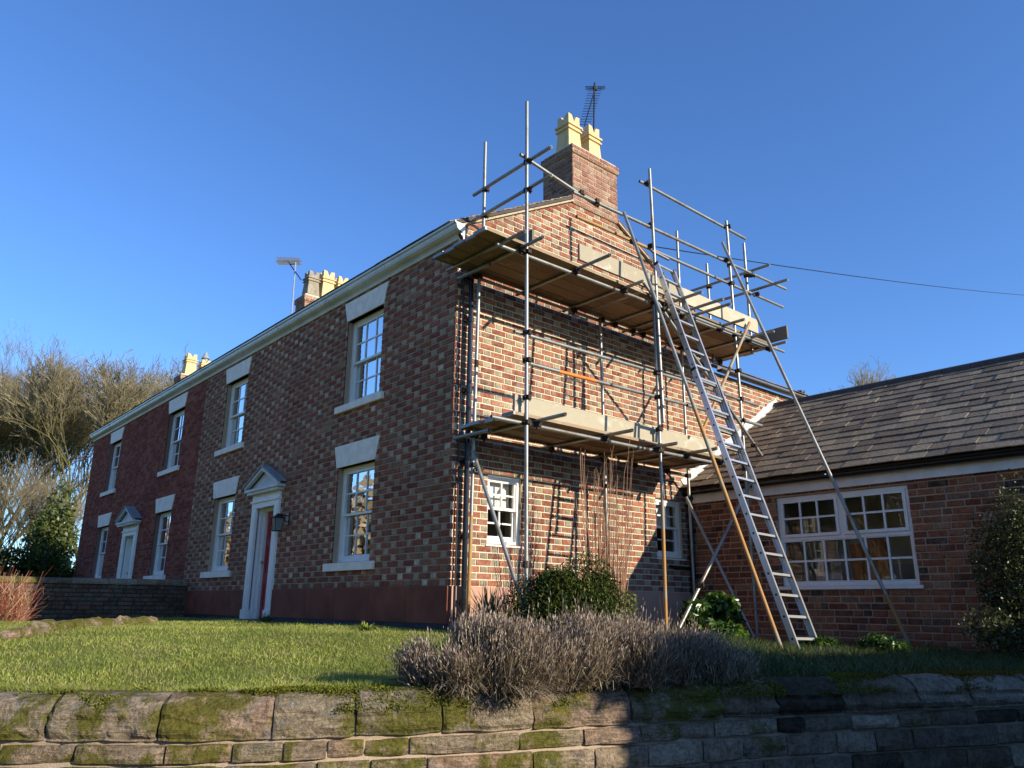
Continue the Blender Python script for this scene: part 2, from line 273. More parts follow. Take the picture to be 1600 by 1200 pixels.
# ------------------------------------------------------------------ object helpers
COL = scene.collection; WL = {}
def wloc(o): return WL.get(o.name, Vector((0, 0, 0)))
def place(o, w, parent=None, rot=None):
    COL.objects.link(o); w = Vector(w); WL[o.name] = w
    if parent is not None: o.parent = parent; o.location = w - wloc(parent)
    else: o.location = w
    if rot is not None: o.rotation_euler = rot
    return o
def tag(o, label=None, cat=None, group=None, kind=None):
    for k, v in (('label', label), ('category', cat), ('group', group), ('kind', kind)):
        if v: o[k] = v
    return o
def thing(name, loc, label, cat, group=None):
    o = bpy.data.objects.new(name, None); o.empty_display_size = .1
    place(o, loc); return tag(o, label, cat, group)
class MB:
    def __init__(s): s.v = []; s.f = []; s.mi = []
    def add(s, vs, fs, mi=0):
        b = len(s.v); s.v.extend([tuple(p) for p in vs]); s.f.extend([tuple(i+b for i in f) for f in fs]); s.mi.extend([mi]*len(fs)); return s
    def box(s, x0, x1, y0, y1, z0, z1, mi=0):
        vs = [(x, y, z) for z in (z0, z1) for y in (y0, y1) for x in (x0, x1)]
        return s.add(vs, [(0, 2, 3, 1), (4, 5, 7, 6), (0, 1, 5, 4), (2, 6, 7, 3), (0, 4, 6, 2), (1, 3, 7, 5)], mi)
    def hull8(s, a, mi=0):   # 8 corners: lower ring 0..3, upper ring 4..7
        return s.add(a, [(3, 2, 1, 0), (4, 5, 6, 7), (0, 1, 5, 4), (1, 2, 6, 5), (2, 3, 7, 6), (3, 0, 4, 7)], mi)
    def tube(s, p0, p1, r, n=8, r2=None, caps=True, mi=0):
        p0, p1 = Vector(p0), Vector(p1); d = (p1-p0).normalized(); r2 = r if r2 is None else r2
        a = d.orthogonal().normalized(); b = d.cross(a)
        vs = []
        for p, rr in ((p0, r), (p1, r2)):
            for i in range(n):
                t = 2*math.pi*i/n; vs.append(p + a*(rr*math.cos(t)) + b*(rr*math.sin(t)))
        fs = [(i, (i+1) % n, n+(i+1) % n, n+i) for i in range(n)]
        if caps: fs += [tuple(range(n-1, -1, -1)), tuple(range(n, 2*n))]
        return s.add(vs, fs, mi)
    def pipe(s, p0, p1, r, n=10):     # open hollow scaffold tube
        s.tube(p0, p1, r, n, caps=False)
        p0, p1 = Vector(p0), Vector(p1); d = (p1-p0).normalized(); a = d.orthogonal().normalized(); b = d.cross(a)
        for p, sg in ((p0, 1), (p1, -1)):
            vs = []
            for rr, off in ((r, 0), (r*.84, 0), (r*.84, .06)):
                for i in range(n):
                    t = 2*math.pi*i/n; vs.append(p + d*(off*sg) + a*(rr*math.cos(t)) + b*(rr*math.sin(t)))
            fs = []
            for k in (0, n):
                for i in range(n):
                    q = (k+i, k+(i+1) % n, k+n+(i+1) % n, k+n+i); fs.append(q if sg < 0 else q[::-1])
            q = tuple(range(2*n, 3*n)); fs.append(q if sg > 0 else q[::-1])
            s.add(vs, fs)
        return s
    def obox(s, p, q, w, h, up=(0, 0, 1), mi=0):   # beam from p to q
        p, q = Vector(p), Vector(q); d = (q-p).normalized(); a = d.cross(Vector(up)).normalized(); b = a.cross(d)
        cs = []
        for e in (p, q):
            for sa, sb in ((-1, -1), (1, -1), (1, 1), (-1, 1)): cs.append(e + a*(sa*w/2) + b*(sb*h/2))
        return s.hull8(cs, mi)
    def loft(s, rings, close=True, caps=True, mi=0):
        n = len(rings[0]); vs = [p for r in rings for p in r]; fs = []
        for k in range(len(rings)-1):
            for i in range(n if close else n-1):
                j = (i+1) % n; fs.append((k*n+i, k*n+j, (k+1)*n+j, (k+1)*n+i))
        if caps: fs += [tuple(range(n-1, -1, -1)), tuple(range((len(rings)-1)*n, len(rings)*n))]
        return s.add(vs, fs, mi)
    def polyprism(s, poly, o, u, v, n, d0, d1, mi=0):  # 2D polygon extruded along n from d0 to d1
        o, u, v, n = map(Vector, (o, u, v, n)); k = len(poly)
        vs = [o+u*a+v*b+n*d for d in (d0, d1) for a, b in poly]
        if (u.cross(v)).dot(n)*(1 if d1 > d0 else -1) < 0:
            fs = [tuple(range(k)), tuple(range(2*k-1, k-1, -1))] + [(i, k+i, k+(i+1) % k, (i+1) % k) for i in range(k)]
        else:
            fs = [tuple(range(k-1, -1, -1)), tuple(range(k, 2*k))] + [(i, (i+1) % k, k+(i+1) % k, k+i) for i in range(k)]
        return s.add(vs, fs, mi)
    def mesh(s, name, mats, smooth=False, origin=None):
        me = bpy.data.meshes.new(name)
        o = Vector(origin) if origin is not None else Vector((0, 0, 0))
        me.from_pydata([(p[0]-o.x, p[1]-o.y, p[2]-o.z) for p in s.v], [], s.f)
        for m in mats: me.materials.append(m)
        if len(mats) > 1: me.polygons.foreach_set('material_index', s.mi)
        if smooth: me.polygons.foreach_set('use_smooth', [True]*len(me.polygons))
        me.update(); return me
    def build(s, name, mats, parent=None, smooth=False, kind=None, label=None):
        if not isinstance(mats, (list, tuple)): mats = [mats]
        a = np.array(s.v); c = (a.min(0)+a.max(0))/2; c[2] = a[:, 2].min()
        me = s.mesh(name, mats, smooth, c); o = bpy.data.objects.new(name, me)
        place(o, c, parent)
        if smooth == 'auto': pass
        return tag(o, kind=kind, label=label)
def npmesh(name, V, k, mats, mi=None, parent=None, kind=None, origin=None, smooth=False):
    """V: (N,k,3) independent polygons"""
    V = np.asarray(V, dtype=np.float64).reshape(-1, k, 3); N = len(V)
    c = V.reshape(-1, 3).mean(0); c[2] = V[..., 2].min()
    if origin is not None: c = np.array(origin, float)
    me = bpy.data.meshes.new(name); me.vertices.add(N*k); me.vertices.foreach_set('co', (V-c).reshape(-1))
    me.loops.add(N*k); me.loops.foreach_set('vertex_index', np.arange(N*k, dtype=np.int32))
    me.polygons.add(N); me.polygons.foreach_set('loop_start', np.arange(0, N*k, k, dtype=np.int32)); me.polygons.foreach_set('loop_total', np.full(N, k, dtype=np.int32))
    if not isinstance(mats, (list, tuple)): mats = [mats]
    for m in mats: me.materials.append(m)
    if mi is not None: me.polygons.foreach_set('material_index', np.asarray(mi, dtype=np.int32))
    me.update(calc_edges=True); o = bpy.data.objects.new(name, me); place(o, c, parent)
    return tag(o, kind=kind)
def vnorm(a): return a/np.maximum(np.linalg.norm(a, axis=-1, keepdims=True), 1e-9)
def strips(P, Wd, width, mi_last=None):
    """P: (N,S,3) centre lines; Wd: (N,3) side directions; width (N,S): ribbons as (N*(S-1),4,3)"""
    L = P - Wd[:, None, :]*width[..., None]/2; Rr = P + Wd[:, None, :]*width[..., None]/2
    q = np.stack([L[:, :-1], Rr[:, :-1], Rr[:, 1:], L[:, 1:]], axis=2)
    return q.reshape(-1, 4, 3)
def leaves(C, size, up=.3, aspect=.55, rng=RNG, spread=1.):
    """leaf quads (folded diamond as a kite) at centres C"""
    N = len(C); d = rng.normal(size=(N, 3)); d[:, 2] += up; d = vnorm(d)
    a = vnorm(np.cross(d, rng.normal(size=(N, 3)))); s = size*(.6+.8*rng.random(N))
    s = s[:, None]; w = s*aspect/2
    return np.stack([C-d*s*.5, C+a*w-d*s*.05, C+d*s*.5, C-a*w-d*s*.05], axis=1)
def blob(c, r, n, rng=RNG, lumps=9, shell=.45, flat=True):
    """points in an uneven clumpy ellipsoid"""
    c = np.array(c, float); r = np.array(r, float)
    lc = vnorm(rng.normal(size=(lumps, 3)))*rng.uniform(.35, .75, (lumps, 1)); lr = rng.uniform(.28, .55, lumps)
    k = rng.integers(0, lumps, n); d = vnorm(rng.normal(size=(n, 3)))
    rad = (shell + (1-shell)*rng.random(n)**.6)*lr[k]
    p = (lc[k] + d*rad[:, None])
    p = p*r + c
    if flat: p[:, 2] = np.where(p[:, 2] < c[2]-r[2], c[2]-r[2]+rng.random(n)*.1, p[:, 2])
    return p

# ------------------------------------------------------------------ ground
WALL = [(-9.0, .6), (-6.2, -1.65), (-4.98, -2.70), (-4.33, -3.23), (-3.82, -3.54), (-2.49, -4.11), (-.56, -4.75), (1.12, -5.48), (4.9, -7.0)]
WS = [0]
for a, b in zip(WALL, WALL[1:]): WS.append(WS[-1]+math.hypot(b[0]-a[0], b[1]-a[1]))
def wpt(s, off=0.):
    """point at arc length s along the retaining wall face, moved off metres behind it"""
    for i in range(len(WALL)-1):
        if s <= WS[i+1] or i == len(WALL)-2:
            a, b = WALL[i], WALL[i+1]; L = WS[i+1]-WS[i]; t = (s-WS[i])/L
            u = ((b[0]-a[0])/L, (b[1]-a[1])/L); return Vector((a[0]+(b[0]-a[0])*t - u[1]*off*1., a[1]+(b[1]-a[1])*t + u[0]*off, 0)), Vector((u[0], u[1], 0))
WA = np.array(WALL)
def wdist(x, y):
    x = np.asarray(x, float); y = np.asarray(y, float); best = np.full(x.shape, 1e9)
    for a, b in zip(WA[:-1], WA[1:]):
        e = b-a; L2 = e@e; t = np.clip(((x-a[0])*e[0]+(y-a[1])*e[1])/L2, 0, 1)
        dx = x-(a[0]+t*e[0]); dy = y-(a[1]+t*e[1]); d = np.hypot(dx, dy); sg = np.sign(e[0]*(y-a[1])-e[1]*(x-a[0]))
        best = np.where(d < np.abs(best), d*sg, best)
    return best
def sstep(a, b, x):
    t = np.clip((np.asarray(x, float)-a)/(b-a), 0, 1); return t*t*(3-2*t)
def gh(x, y):
    x = np.asarray(x, float); y = np.asarray(y, float)
    d = wdist(x, y)
    g = -.07 + .27*sstep(.1, 4.2, d)
    g = g*(1-sstep(1.0, 3.2, x)) + (-.12+.08*sstep(.2, 4, d))*sstep(1.0, 3.2, x)
    # the lower strip beyond the edging stones
    k = (y - 1.6) - (x + 4.4)*1.55
    g = g - .06*sstep(-.05, .25, k)*(1-sstep(-1.2, -.5, x))
    g = g + .012*np.sin(x*2.1+y*1.3)+.010*np.sin(x*.9-y*2.7)
    return g
def gz(x, y): return float(gh(x, y))

def ground():
    # far countryside sheet, with the garden, road and pavement laid above it
    mb = MB(); s = 900
    mb.add([(-s, -s, -1.16), (s, -s, -1.16), (s, s, -1.16), (-s, s, -1.16)], [(0, 1, 2, 3)])
    mb.build('ground', M['lawn'], kind='structure')
    # garden terrain behind the retaining wall
    def sheet(name, xs, ys, mat, offs, zf=None):
        X, Y = np.meshgrid(xs, ys, indexing='ij'); Z = (zf or gh)(X, Y)+offs; inside = wdist(X, Y) > .07
        vs = np.stack([X, Y, Z], -1).reshape(-1, 3); nx, ny = X.shape; fs = []
        for i in range(nx-1):
            for j in range(ny-1):
                if inside[i, j] and inside[i+1, j] and inside[i, j+1] and inside[i+1, j+1]:
                    a = i*ny+j; fs.append((a, a+ny, a+ny+1, a+1))
        b = MB(); b.v = [tuple(p) for p in vs]; b.f = fs; b.mi = [0]*len(fs); b.build(name, mat, kind='structure', smooth=True)
    sheet('lawn', np.arange(-9, 5.01, .12), np.arange(-7.2, 9.21, .12), M['lawn'], 0)
    mb = MB()
    for (x0, x1, y0, y1) in ((-60, -9, .6, 120), (-9, 70, 9.2, 120), (5, 70, -30, 9.2)):
        mb.add([(x0, y0, .03), (x1, y0, .03), (x1, y1, .03), (x0, y1, .03)], [(0, 1, 2, 3)])
    mb.build('field', M['lawn'], kind='structure')
    # flower bed soil along the gable
    b = MB(); pts = [(-.9, -2.2), (-.35, -.5), (.1, -.04), (4.95, -.04), (4.95, -5.0), (1.2, -4.9), (-.5, -4.3), (-2.2, -3.7), (-3.2, -3.3), (-2.6, -2.9), (-1.2, -2.9)]
    X = np.arange(-3.3, 4.96, .1); Y = np.arange(-5.1, -.02, .1)
    from math import inf
    def inpoly(x, y):
        c = False
        for i in range(len(pts)):
            x1, y1 = pts[i]; x2, y2 = pts[i-1]
            if (y1 > y) != (y2 > y) and x < (x2-x1)*(y-y1)/(y2-y1)+x1: c = not c
        return c
    vs = []; idx = {}
    def vid(i, j):
        if (i, j) not in idx:
            x, y = float(X[i]), float(Y[j]); idx[(i, j)] = len(vs); vs.append((x, y, gz(x, y)+.012+.012*mnoise.noise((x*6, y*6, 0))))
        return idx[(i, j)]
    fs = []
    for i in range(len(X)-1):
        for j in range(len(Y)-1):
            if inpoly(X[i]+.05, Y[j]+.05) and float(wdist(X[i], Y[j])) > .3: fs.append((vid(i, j), vid(i+1, j), vid(i+1, j+1), vid(i, j+1)))
    b.v = vs; b.f = fs; b.mi = [0]*len(fs); b.build('soil_bed', M['soil'], kind='structure', smooth=True)
    # pavement and road in front of the wall
    n = 24; v = []; f = []
    for i in range(n+1):
        s0 = WS[-1]*i/n; p, u = wpt(s0, 0.); q, _ = wpt(s0, -1.5); v += [(p.x, p.y, -1.10), (q.x, q.y, -1.10), (q.x, q.y, -1.22)]
    for i in range(n):
        a = 3*i; f += [(a, a+1, a+4, a+3), (a+1, a+2, a+5, a+4)]
    b = MB(); b.v = v; b.f = f; b.mi = [0]*len(f); b.build('pavement', M['paving'], kind='structure')
    b = MB(); v = []; f = []
    for i in range(n+1):
        s0 = WS[-1]*i/n; p, _ = wpt(s0, -1.5); q, _ = wpt(s0, -6.5); v += [(p.x, p.y, -1.14), (q.x, q.y, -1.14)]
    for i in range(n): a = 2*i; f.append((a, a+1, a+3, a+2))
    b.v = v; b.f = f; b.mi = [0]*len(f); b.build('road', M['asphalt'], kind='structure')
ground()

# ------------------------------------------------------------------ bricks
def sub_rects(r, holes):
    out = [r]
    for h in holes:
        nxt = []
        for (a, b, c, d) in out:
            if h[0] >= b or h[1] <= a or h[2] >= d or h[3] <= c: nxt.append((a, b, c, d)); continue
            if c < h[2] - .012: nxt.append((a, b, c, h[2]))
            if d > h[3] + .012: nxt.append((a, b, h[3], d))
            lo, hi = max(c, h[2]), min(d, h[3])
            if a < h[0] - .012: nxt.append((a, h[0], lo, hi))
            if b > h[1] + .012: nxt.append((h[1], b, lo, hi))
        out = nxt
    return [q for q in out if q[1]-q[0] > .015 and q[3]-q[2] > .015]
def clip_poly(poly, planes):
    for (a, b, c) in planes:      # keep a*u+b*v<=c
        out = []
        for i in range(len(poly)):
            p, q = poly[i], poly[(i+1) % len(poly)]; dp = a*p[0]+b*p[1]-c; dq = a*q[0]+b*q[1]-c
            if dp <= 0: out.append(p)
            if dp*dq < 0: t = dp/(dp-dq); out.append((p[0]+(q[0]-p[0])*t, p[1]+(q[1]-p[1])*t))
        poly = out
        if len(poly) < 3: return []
    return poly
def flemish(u0, u1, z0, z1, course=.08625, S=.2576, H=.1288, joint=.0148, off=0., rnd_bond=False):
    out = []; row = 0; z = z0
    while z < z1-.01:
        zt = min(z+course, z1); u = u0 - random.random()*.02 - (0 if row % 2 else (S+H)/2) + off; k = 0
        if rnd_bond: u = u0-random.random()*.3
        while u < u1:
            typ = k % 2
            if rnd_bond: typ = 1 if random.random() < .3 else 0
            w = H if typ else S
            if rnd_bond: w *= random.uniform(.78, 1.18)
            a, b = max(u, u0), min(u+w-joint, u1)
            if b-a > .02: out.append(((a, b, z+joint*.5, zt-joint*.5), typ))
            u += w; k += 1
        z += course; row += 1
    return out
_unit = {}
def unit_brick(mat, v, cham=.006, rough=.0):
    """bevelled block, 1 m x 1 m x 1 m in u (x), v (z), front at y=0, body to y=+1"""
    key = (mat.name, v)
    if key in _unit: return _unit[key]
    rr = random.Random(v*31+7); c1 = .03; c2 = .08
    def j(s): return rr.uniform(-s, s)
    b = MB()
    outer = [(-.5+j(.006), -.5+j(.02)), (.5+j(.006), -.5+j(.02)), (.5+j(.006), .5+j(.02)), (-.5+j(.006), .5+j(.02))]
    back = [(x, 1., z) for x, z in outer]; mid = [(x, .15, z) for x, z in outer]
    front = [(x*(1-c1), j(.05), z*(1-c2)) for x, z in outer]
    vs = back+mid+front
    fs = [(0, 1, 5, 4), (1, 2, 6, 5), (2, 3, 7, 6), (3, 0, 4, 7), (4, 5, 9, 8), (5, 6, 10, 9), (6, 7, 11, 10), (7, 4, 8, 11), (8, 9, 10, 11)]
    b.add(vs, fs); _unit[key] = b.mesh('brick', [mat]); return _unit[key]
CAMP = Vector((-5.8946, -7.9479, 0.4903))
def lay_bricks(parent, rects, frame, mats, nobj, planes=None, proud=.009, depth=.05, name='brick', jit=.0025, stuff='brickwork'):
    """rects: [((u0,u1,z0,z1),type)]; frame=(origin,u,n,rotz) with v=z. nearest nobj become objects"""
    o, u, n, rotz = frame; o, u, n = Vector(o), Vector(u), Vector(n)
    items = []
    for (a, b, c, d), ty in rects:
        full = True; poly = [(a, c), (b, c), (b, d), (a, d)]
        if planes:
            q = clip_poly(poly, planes)
            if len(q) < 3: continue
            if q != poly: full = False; poly = q
        ctr = o+u*((a+b)/2)+Vector((0, 0, (c+d)/2))
        items.append(((ctr-CAMP).length if full else 1e6, full, poly, (a, b, c, d), ty, ctr))
    items.sort(key=lambda k: k[0])
    sm = MB(); cnt = 0
    for dist, full, poly, (a, b, c, d), ty, ctr in items:
        pr = proud + random.uniform(-jit, jit)
        if full and cnt < nobj:
            me = unit_brick(mats[ty], random.randrange(5)+10*ty); ob = bpy.data.objects.new(name, me)
            place(ob, ctr+n*pr, parent, (random.uniform(-.006, .006), 0, rotz+random.uniform(-.006, .006))); ob.scale = (b-a, depth, d-c); cnt += 1
        elif full:
            P = lambda uu, zz, dd: o+u*uu+Vector((0, 0, zz))+n*dd
            e = .004; f_ = [(a, c), (b, c), (b, d), (a, d)]
            vs = [P(x, zz, -depth*.3) for x, zz in f_]+[P(x, zz, pr-.006) for x, zz in f_]+[P(a+e, c+e, pr), P(b-e, c+e, pr+random.uniform(-.001, .001)), P(b-e, d-e, pr), P(a+e, d-e, pr)]
            fs = [(0, 1, 5, 4), (1, 2, 6, 5), (2, 3, 7, 6), (3, 0, 4, 7), (4, 5, 9, 8), (5, 6, 10, 9), (6, 7, 11, 10), (7, 4, 8, 11), (8, 9, 10, 11)]
            if u.cross(Vector((0, 0, 1))).dot(n) < 0: fs = [q[::-1] for q in fs]
            sm.add(vs, fs, ty)
        else:
            sm.polyprism(poly, o, u, (0, 0, 1), n, -depth*.3, pr, ty)
    if sm.v: sm.build(stuff, list(mats), parent, kind='stuff')
    return cnt
def wall_cells(mb, frame, u0, u1, z0, z1, holes, off=0., planes=None, mi=0, thick=.3):
    """front face grid with openings; reveals go back thick"""
    o, u, n, _ = frame; o, u, n = Vector(o), Vector(u), Vector(n)
    us = sorted({u0, u1, *[min(max(h[k], u0), u1) for h in holes for k in (0, 1)]}); zs = sorted({z0, z1, *[min(max(h[k], z0), z1) for h in holes for k in (2, 3)]})
    P = lambda a, b, d: o+u*a+Vector((0, 0, b))+n*d
    flip = u.cross(Vector((0, 0, 1))).dot(n) < 0
    def q(vs): mb.add(vs, [(3, 2, 1, 0) if flip else (0, 1, 2, 3)], mi)
    for a, b in zip(us, us[1:]):
        for c, d in zip(zs, zs[1:]):
            m = ((a+b)/2, (c+d)/2)
            if any(h[0] < m[0] < h[1] and h[2] < m[1] < h[3] for h in holes): continue
            poly = [(a, c), (b, c), (b, d), (a, d)]
            if planes: poly = clip_poly(poly, planes)
            if len(poly) < 3: continue
            vs = [P(x, y, off) for x, y in poly]
            mb.add(vs, [tuple(range(len(vs)))[::-1] if flip else tuple(range(len(vs)))], mi)
    for h in holes:
        a, b, c, d = h; t = -thick
        q([P(a, c, off), P(a, d, off), P(a, d, t), P(a, c, t)]); q([P(b, c, t), P(b, d, t), P(b, d, off), P(b, c, off)])
        q([P(a, d, off), P(b, d, off), P(b, d, t), P(a, d, t)]); q([P(a, c, t), P(b, c, t), P(b, c, off), P(a, c, off)])
FR_F = ((0, 0, 0), (0, 1, 0), (-1, 0, 0), -math.pi/2)    # front: u=+y, outward -x
FR_G = ((0, 0, 0), (1, 0, 0), (0, -1, 0), 0.)            # gable: u=+x, outward -y
XE = 5.0
FR_E = ((XE, 0, 0), (0, -1, 0), (-1, 0, 0), -math.pi/2)  # extension side: u=-y, outward -x
ZP, ZW = .719, 5.45

# ------------------------------------------------------------------ windows and doors
def fbox(mb, fr, a, b, c, d, d0, d1, mi=0):
    o, u, n, _ = fr; mb.polyprism([(a, c), (b, c), (b, d), (a, d)], o, u, (0, 0, 1), n, d0, d1, mi)
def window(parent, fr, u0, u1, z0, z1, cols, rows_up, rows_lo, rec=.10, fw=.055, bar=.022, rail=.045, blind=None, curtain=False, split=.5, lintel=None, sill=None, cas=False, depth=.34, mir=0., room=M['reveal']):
    """box frame (part) with sashes, panes, lintel and sill as sub-parts"""
    mb = MB(); e = .004
    for q in ((u0+e, u0+fw, z0+e, z1-e), (u1-fw, u1-e, z0+e, z1-e), (u0+fw, u1-fw, z1-fw, z1-e), (u0+fw, u1-fw, z0+e, z0+fw)): fbox(mb, fr, *q, -rec-.10, -rec)
    w = mb.build('window', M['frame_white'], parent)
    zi0, zi1, ui0, ui1 = z0+fw, z1-fw, u0+fw, u1-fw; zm = zi0+(zi1-zi0)*split
    o, u, n, rz = fr; o, u, n = Vector(o), Vector(u), Vector(n)
    def sash(c, d, nr, dep, bot):
        mb = MB(); st = rail*.8
        fbox(mb, fr, ui0, ui0+st, c, d, -dep-.035, -dep); fbox(mb, fr, ui1-st, ui1, c, d, -dep-.035, -dep)
        fbox(mb, fr, ui0+st, ui1-st, c, c+bot, -dep-.033, -dep-.001); fbox(mb, fr, ui0+st, ui1-st, d-rail, d, -dep-.033, -dep-.001)
        ga, gb, gc, gd = ui0+st, ui1-st, c+bot, d-rail
        pw, ph = (gb-ga)/cols, (gd-gc)/nr
        for i in range(1, cols): fbox(mb, fr, ga+pw*i-bar/2, ga+pw*i+bar/2, gc, gd, -dep-.03, -dep-.003)
        for k in range(1, nr): fbox(mb, fr, ga, gb, gc+ph*k-bar/2, gc+ph*k+bar/2, -dep-.028, -dep-.005)
        mb.build('sash', M['frame_white'], w)
        for i in range(cols):
            for k in range(nr):
                a, b, cc, dd = ga+pw*i+bar/2, ga+pw*(i+1)-bar/2, gc+ph*k+bar/2, gc+ph*(k+1)-bar/2
                t1, t2 = random.uniform(-.002, .002), random.uniform(-.002, .002); m2 = MB()
                P = lambda uu, zz, dp: o+u*uu+Vector((0, 0, zz))+n*dp
                m2.add([P(a, cc, -dep-.018+t1), P(b, cc, -dep-.018+t2), P(b, dd, -dep-.018-t1), P(a, dd, -dep-.018-t2)], [(0, 1, 2, 3)])
                m2.build('pane', M['glass'], w)
    sash(zm-rail*.5, zi1, rows_up, rec+.015, rail*.8)
    sash(zi0, zm+rail*.5, rows_lo, rec+(.018 if cas else .055), rail*1.3)
    # dark room behind: shallow plaster box open to the window
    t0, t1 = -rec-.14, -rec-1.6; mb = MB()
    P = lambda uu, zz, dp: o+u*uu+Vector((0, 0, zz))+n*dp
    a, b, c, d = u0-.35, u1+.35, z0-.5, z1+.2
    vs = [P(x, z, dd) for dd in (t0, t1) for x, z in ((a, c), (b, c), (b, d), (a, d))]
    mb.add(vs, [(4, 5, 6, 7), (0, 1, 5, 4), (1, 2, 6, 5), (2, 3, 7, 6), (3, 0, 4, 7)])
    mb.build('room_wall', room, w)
    if blind:
        mb = MB(); fbox(mb, fr, u0+.07, u1-.07, z0+(z1-z0)*blind, z1-.06, -rec-.15, -rec-.14); mb.build('blind', M['blind'], w)
    if curtain:
        for sg in (0, 1):
            mb = MB(); n_ = 12; wd = (u1-u0)*.26; uu = u0+.03 if sg == 0 else u1-.03-wd; top = []; bot = []
            for i in range(n_+1):
                q = uu+wd*i/n_; dd = -rec-.20-.025*(i % 2); bot.append(P(q, z0+.02, dd)); top.append(P(q, z1-.04, dd))
            mb.loft([bot, top], close=False, caps=False); mb.build('curtain', M['curtain'], w)
    if lintel:
        lb, lt, ext = lintel; mb = MB()
        poly = [(u0-.01, lb), (u1+.01, lb), (u1+ext, lt), (u0-ext, lt)]
        mb.polyprism(poly, fr[0], fr[1], (0, 0, 1), fr[2], -.09, .024); mb.build('lintel', M['lintel'], w)
    if sill:
        s0, s1, ext, pr = sill; mb = MB()
        P2 = lambda uu, zz, dp: tuple(P(uu, zz, dp))
        mb.hull8([P2(u0-ext, s0, -.10), P2(u1+ext, s0, -.10), P2(u1+ext, s0, pr), P2(u0-ext, s0, pr), P2(u0-ext, s1+.012, -.10), P2(u1+ext, s1+.012, -.10), P2(u1+ext, s1-.012, pr), P2(u0-ext, s1-.012, pr)])
        mb.build('sill', M['lintel'], w)
    return w
def pediment_door(parent, yr, yl, z0, zt, zo, ho, door_mat, leaf_name='door', reveal=.20, roof_mat=None):
    """classical door case on the front wall. yr..yl outer case, opening yr+a..yl-a up to zo"""
    a = .19; fr = FR_F; mb = MB(); n = 0
    # pilasters, entablature
    for (q0, q1) in ((yr, yr+a), (yl-a, yl)):
        fbox(mb, fr, q0, q1, z0, zo, -.02, .045); fbox(mb, fr, q0+.03, q1-.03, z0+.22, zo-.04, .045, .058)
        fbox(mb, fr, q0-.012, q1+.012, z0, z0+.16, -.02, .07)
    fbox(mb, fr, yr, yl, zo, zo+.10, -.02, .05); fbox(mb, fr, yr-.012, yl+.012, zo+.10, zo+.135, -.02, .075); fbox(mb, fr, yr, yl, zo+.135, zt, -.02, .048)
    case = mb.build('door_case', M['white'], parent)
    # hood: open pediment of depth ho
    hw = (yl-yr)/2+.13; yc = (yl+yr)/2; hh = .31
    mb = MB()
    fbox(mb, fr, yc-hw, yc+hw, zt, zt+.045, -.01, ho); fbox(mb, fr, yc-hw+.05, yc+hw-.05, zt-.05, zt, -.01, ho-.03)
    for sg in (-1, 1):
        e, p = (yc+sg*hw, zt+.045), (yc, zt+.045+hh)
        poly = [e, (e[0], e[1]+.055), (p[0], p[1]+.055), p]
        mb.polyprism(poly, fr[0], fr[1], (0, 0, 1), fr[2], ho-.06, ho+.005)
    mb.polyprism([(yc-hw+.05, zt+.047), (yc+hw-.05, zt+.047), (yc, zt+.03+hh)], fr[0], fr[1], (0, 0, 1), fr[2], .02, ho-.09)
    hood = mb.build('pediment', M['white_dirty'], case)
    mb = MB()
    for sg in (-1, 1):
        e, p = (yc+sg*(hw+.03), zt+.085), (yc, zt+.108+hh)
        mb.polyprism([e, (e[0], e[1]+.025), (p[0], p[1]+.03), p], fr[0], fr[1], (0, 0, 1), fr[2], -.01, ho+.03)
    mb.build('hood_roof', M['lead'], case)
    # panelled reveals and soffit
    oy0, oy1 = yr+a, yl-a
    mb = MB()
    for y_, sg in ((oy0, 1), (oy1, -1)):
        mb.box(.001, reveal, min(y_-sg*.05, y_), max(y_-sg*.05, y_), z0, zo)
        for (p0, p1) in ((z0+.15, z0+.75), (z0+.85, zo-.12)):
            yy0, yy1 = sorted((y_, y_+sg*.012))
            for (xa, xb, za, zb) in ((.06, .075, p0, p1), (reveal-.085, reveal-.07, p0, p1), (.075, reveal-.085, p0, p0+.015), (.075, reveal-.085, p1-.015, p1)): mb.box(xa, xb, yy0, yy1, za, zb)
    mb.box(.001, reveal, oy0, oy1, zo, zo+.04)
    mb.build('reveal_panel', M['frame_white'], case)
    # door frame + leaf
    mb = MB(); x0 = reveal-.07
    mb.box(x0, x0+.07, oy0, oy0+.05, z0, zo); mb.box(x0, x0+.07, oy1-.05, oy1, z0, zo); mb.box(x0, x0+.07, oy0+.05, oy1-.05, zo-.05, zo)
    mb.build('door_frame', M['frame_white'], case)
    mb = MB(); xd = reveal-.02; da, db = oy0+.052, oy1-.052
    mb.box(xd, xd+.045, da, db, z0+.01, zo-.052)
    w = (db-da)
    for (za, zb) in ((z0+.18, z0+.62), (z0+.78, z0+1.28), (z0+1.40, zo-.2)):
        for (ya, yb) in ((da+.09, da+w/2-.04), (da+w/2+.04, db-.09)):
            for q in ((ya, yb, za, za+.018), (ya, yb, zb-.018, zb), (ya, ya+.018, za+.018, zb-.018), (yb-.018, yb, za+.018, zb-.018)): mb.box(xd-.012, xd, q[0], q[1], q[2], q[3])
    leaf = mb.build(leaf_name, door_mat, parent)
    mb = MB(); mb.tube((xd-.012, da+w*.9, z0+.98), (xd-.06, da+w*.9, z0+.98), .014, 8); mb.tube((xd-.06, da+w*.9, z0+.98), (xd-.085, da+w*.9, z0+.98), .026, 10); mb.build('handle', M['aerial_pale'], leaf)
    mb = MB(); mb.box(-.20, reveal, oy0-.12, oy1+.12, z0-.16, z0-.005); mb.build('door_step', M['stone_shaded'], parent)
    return case

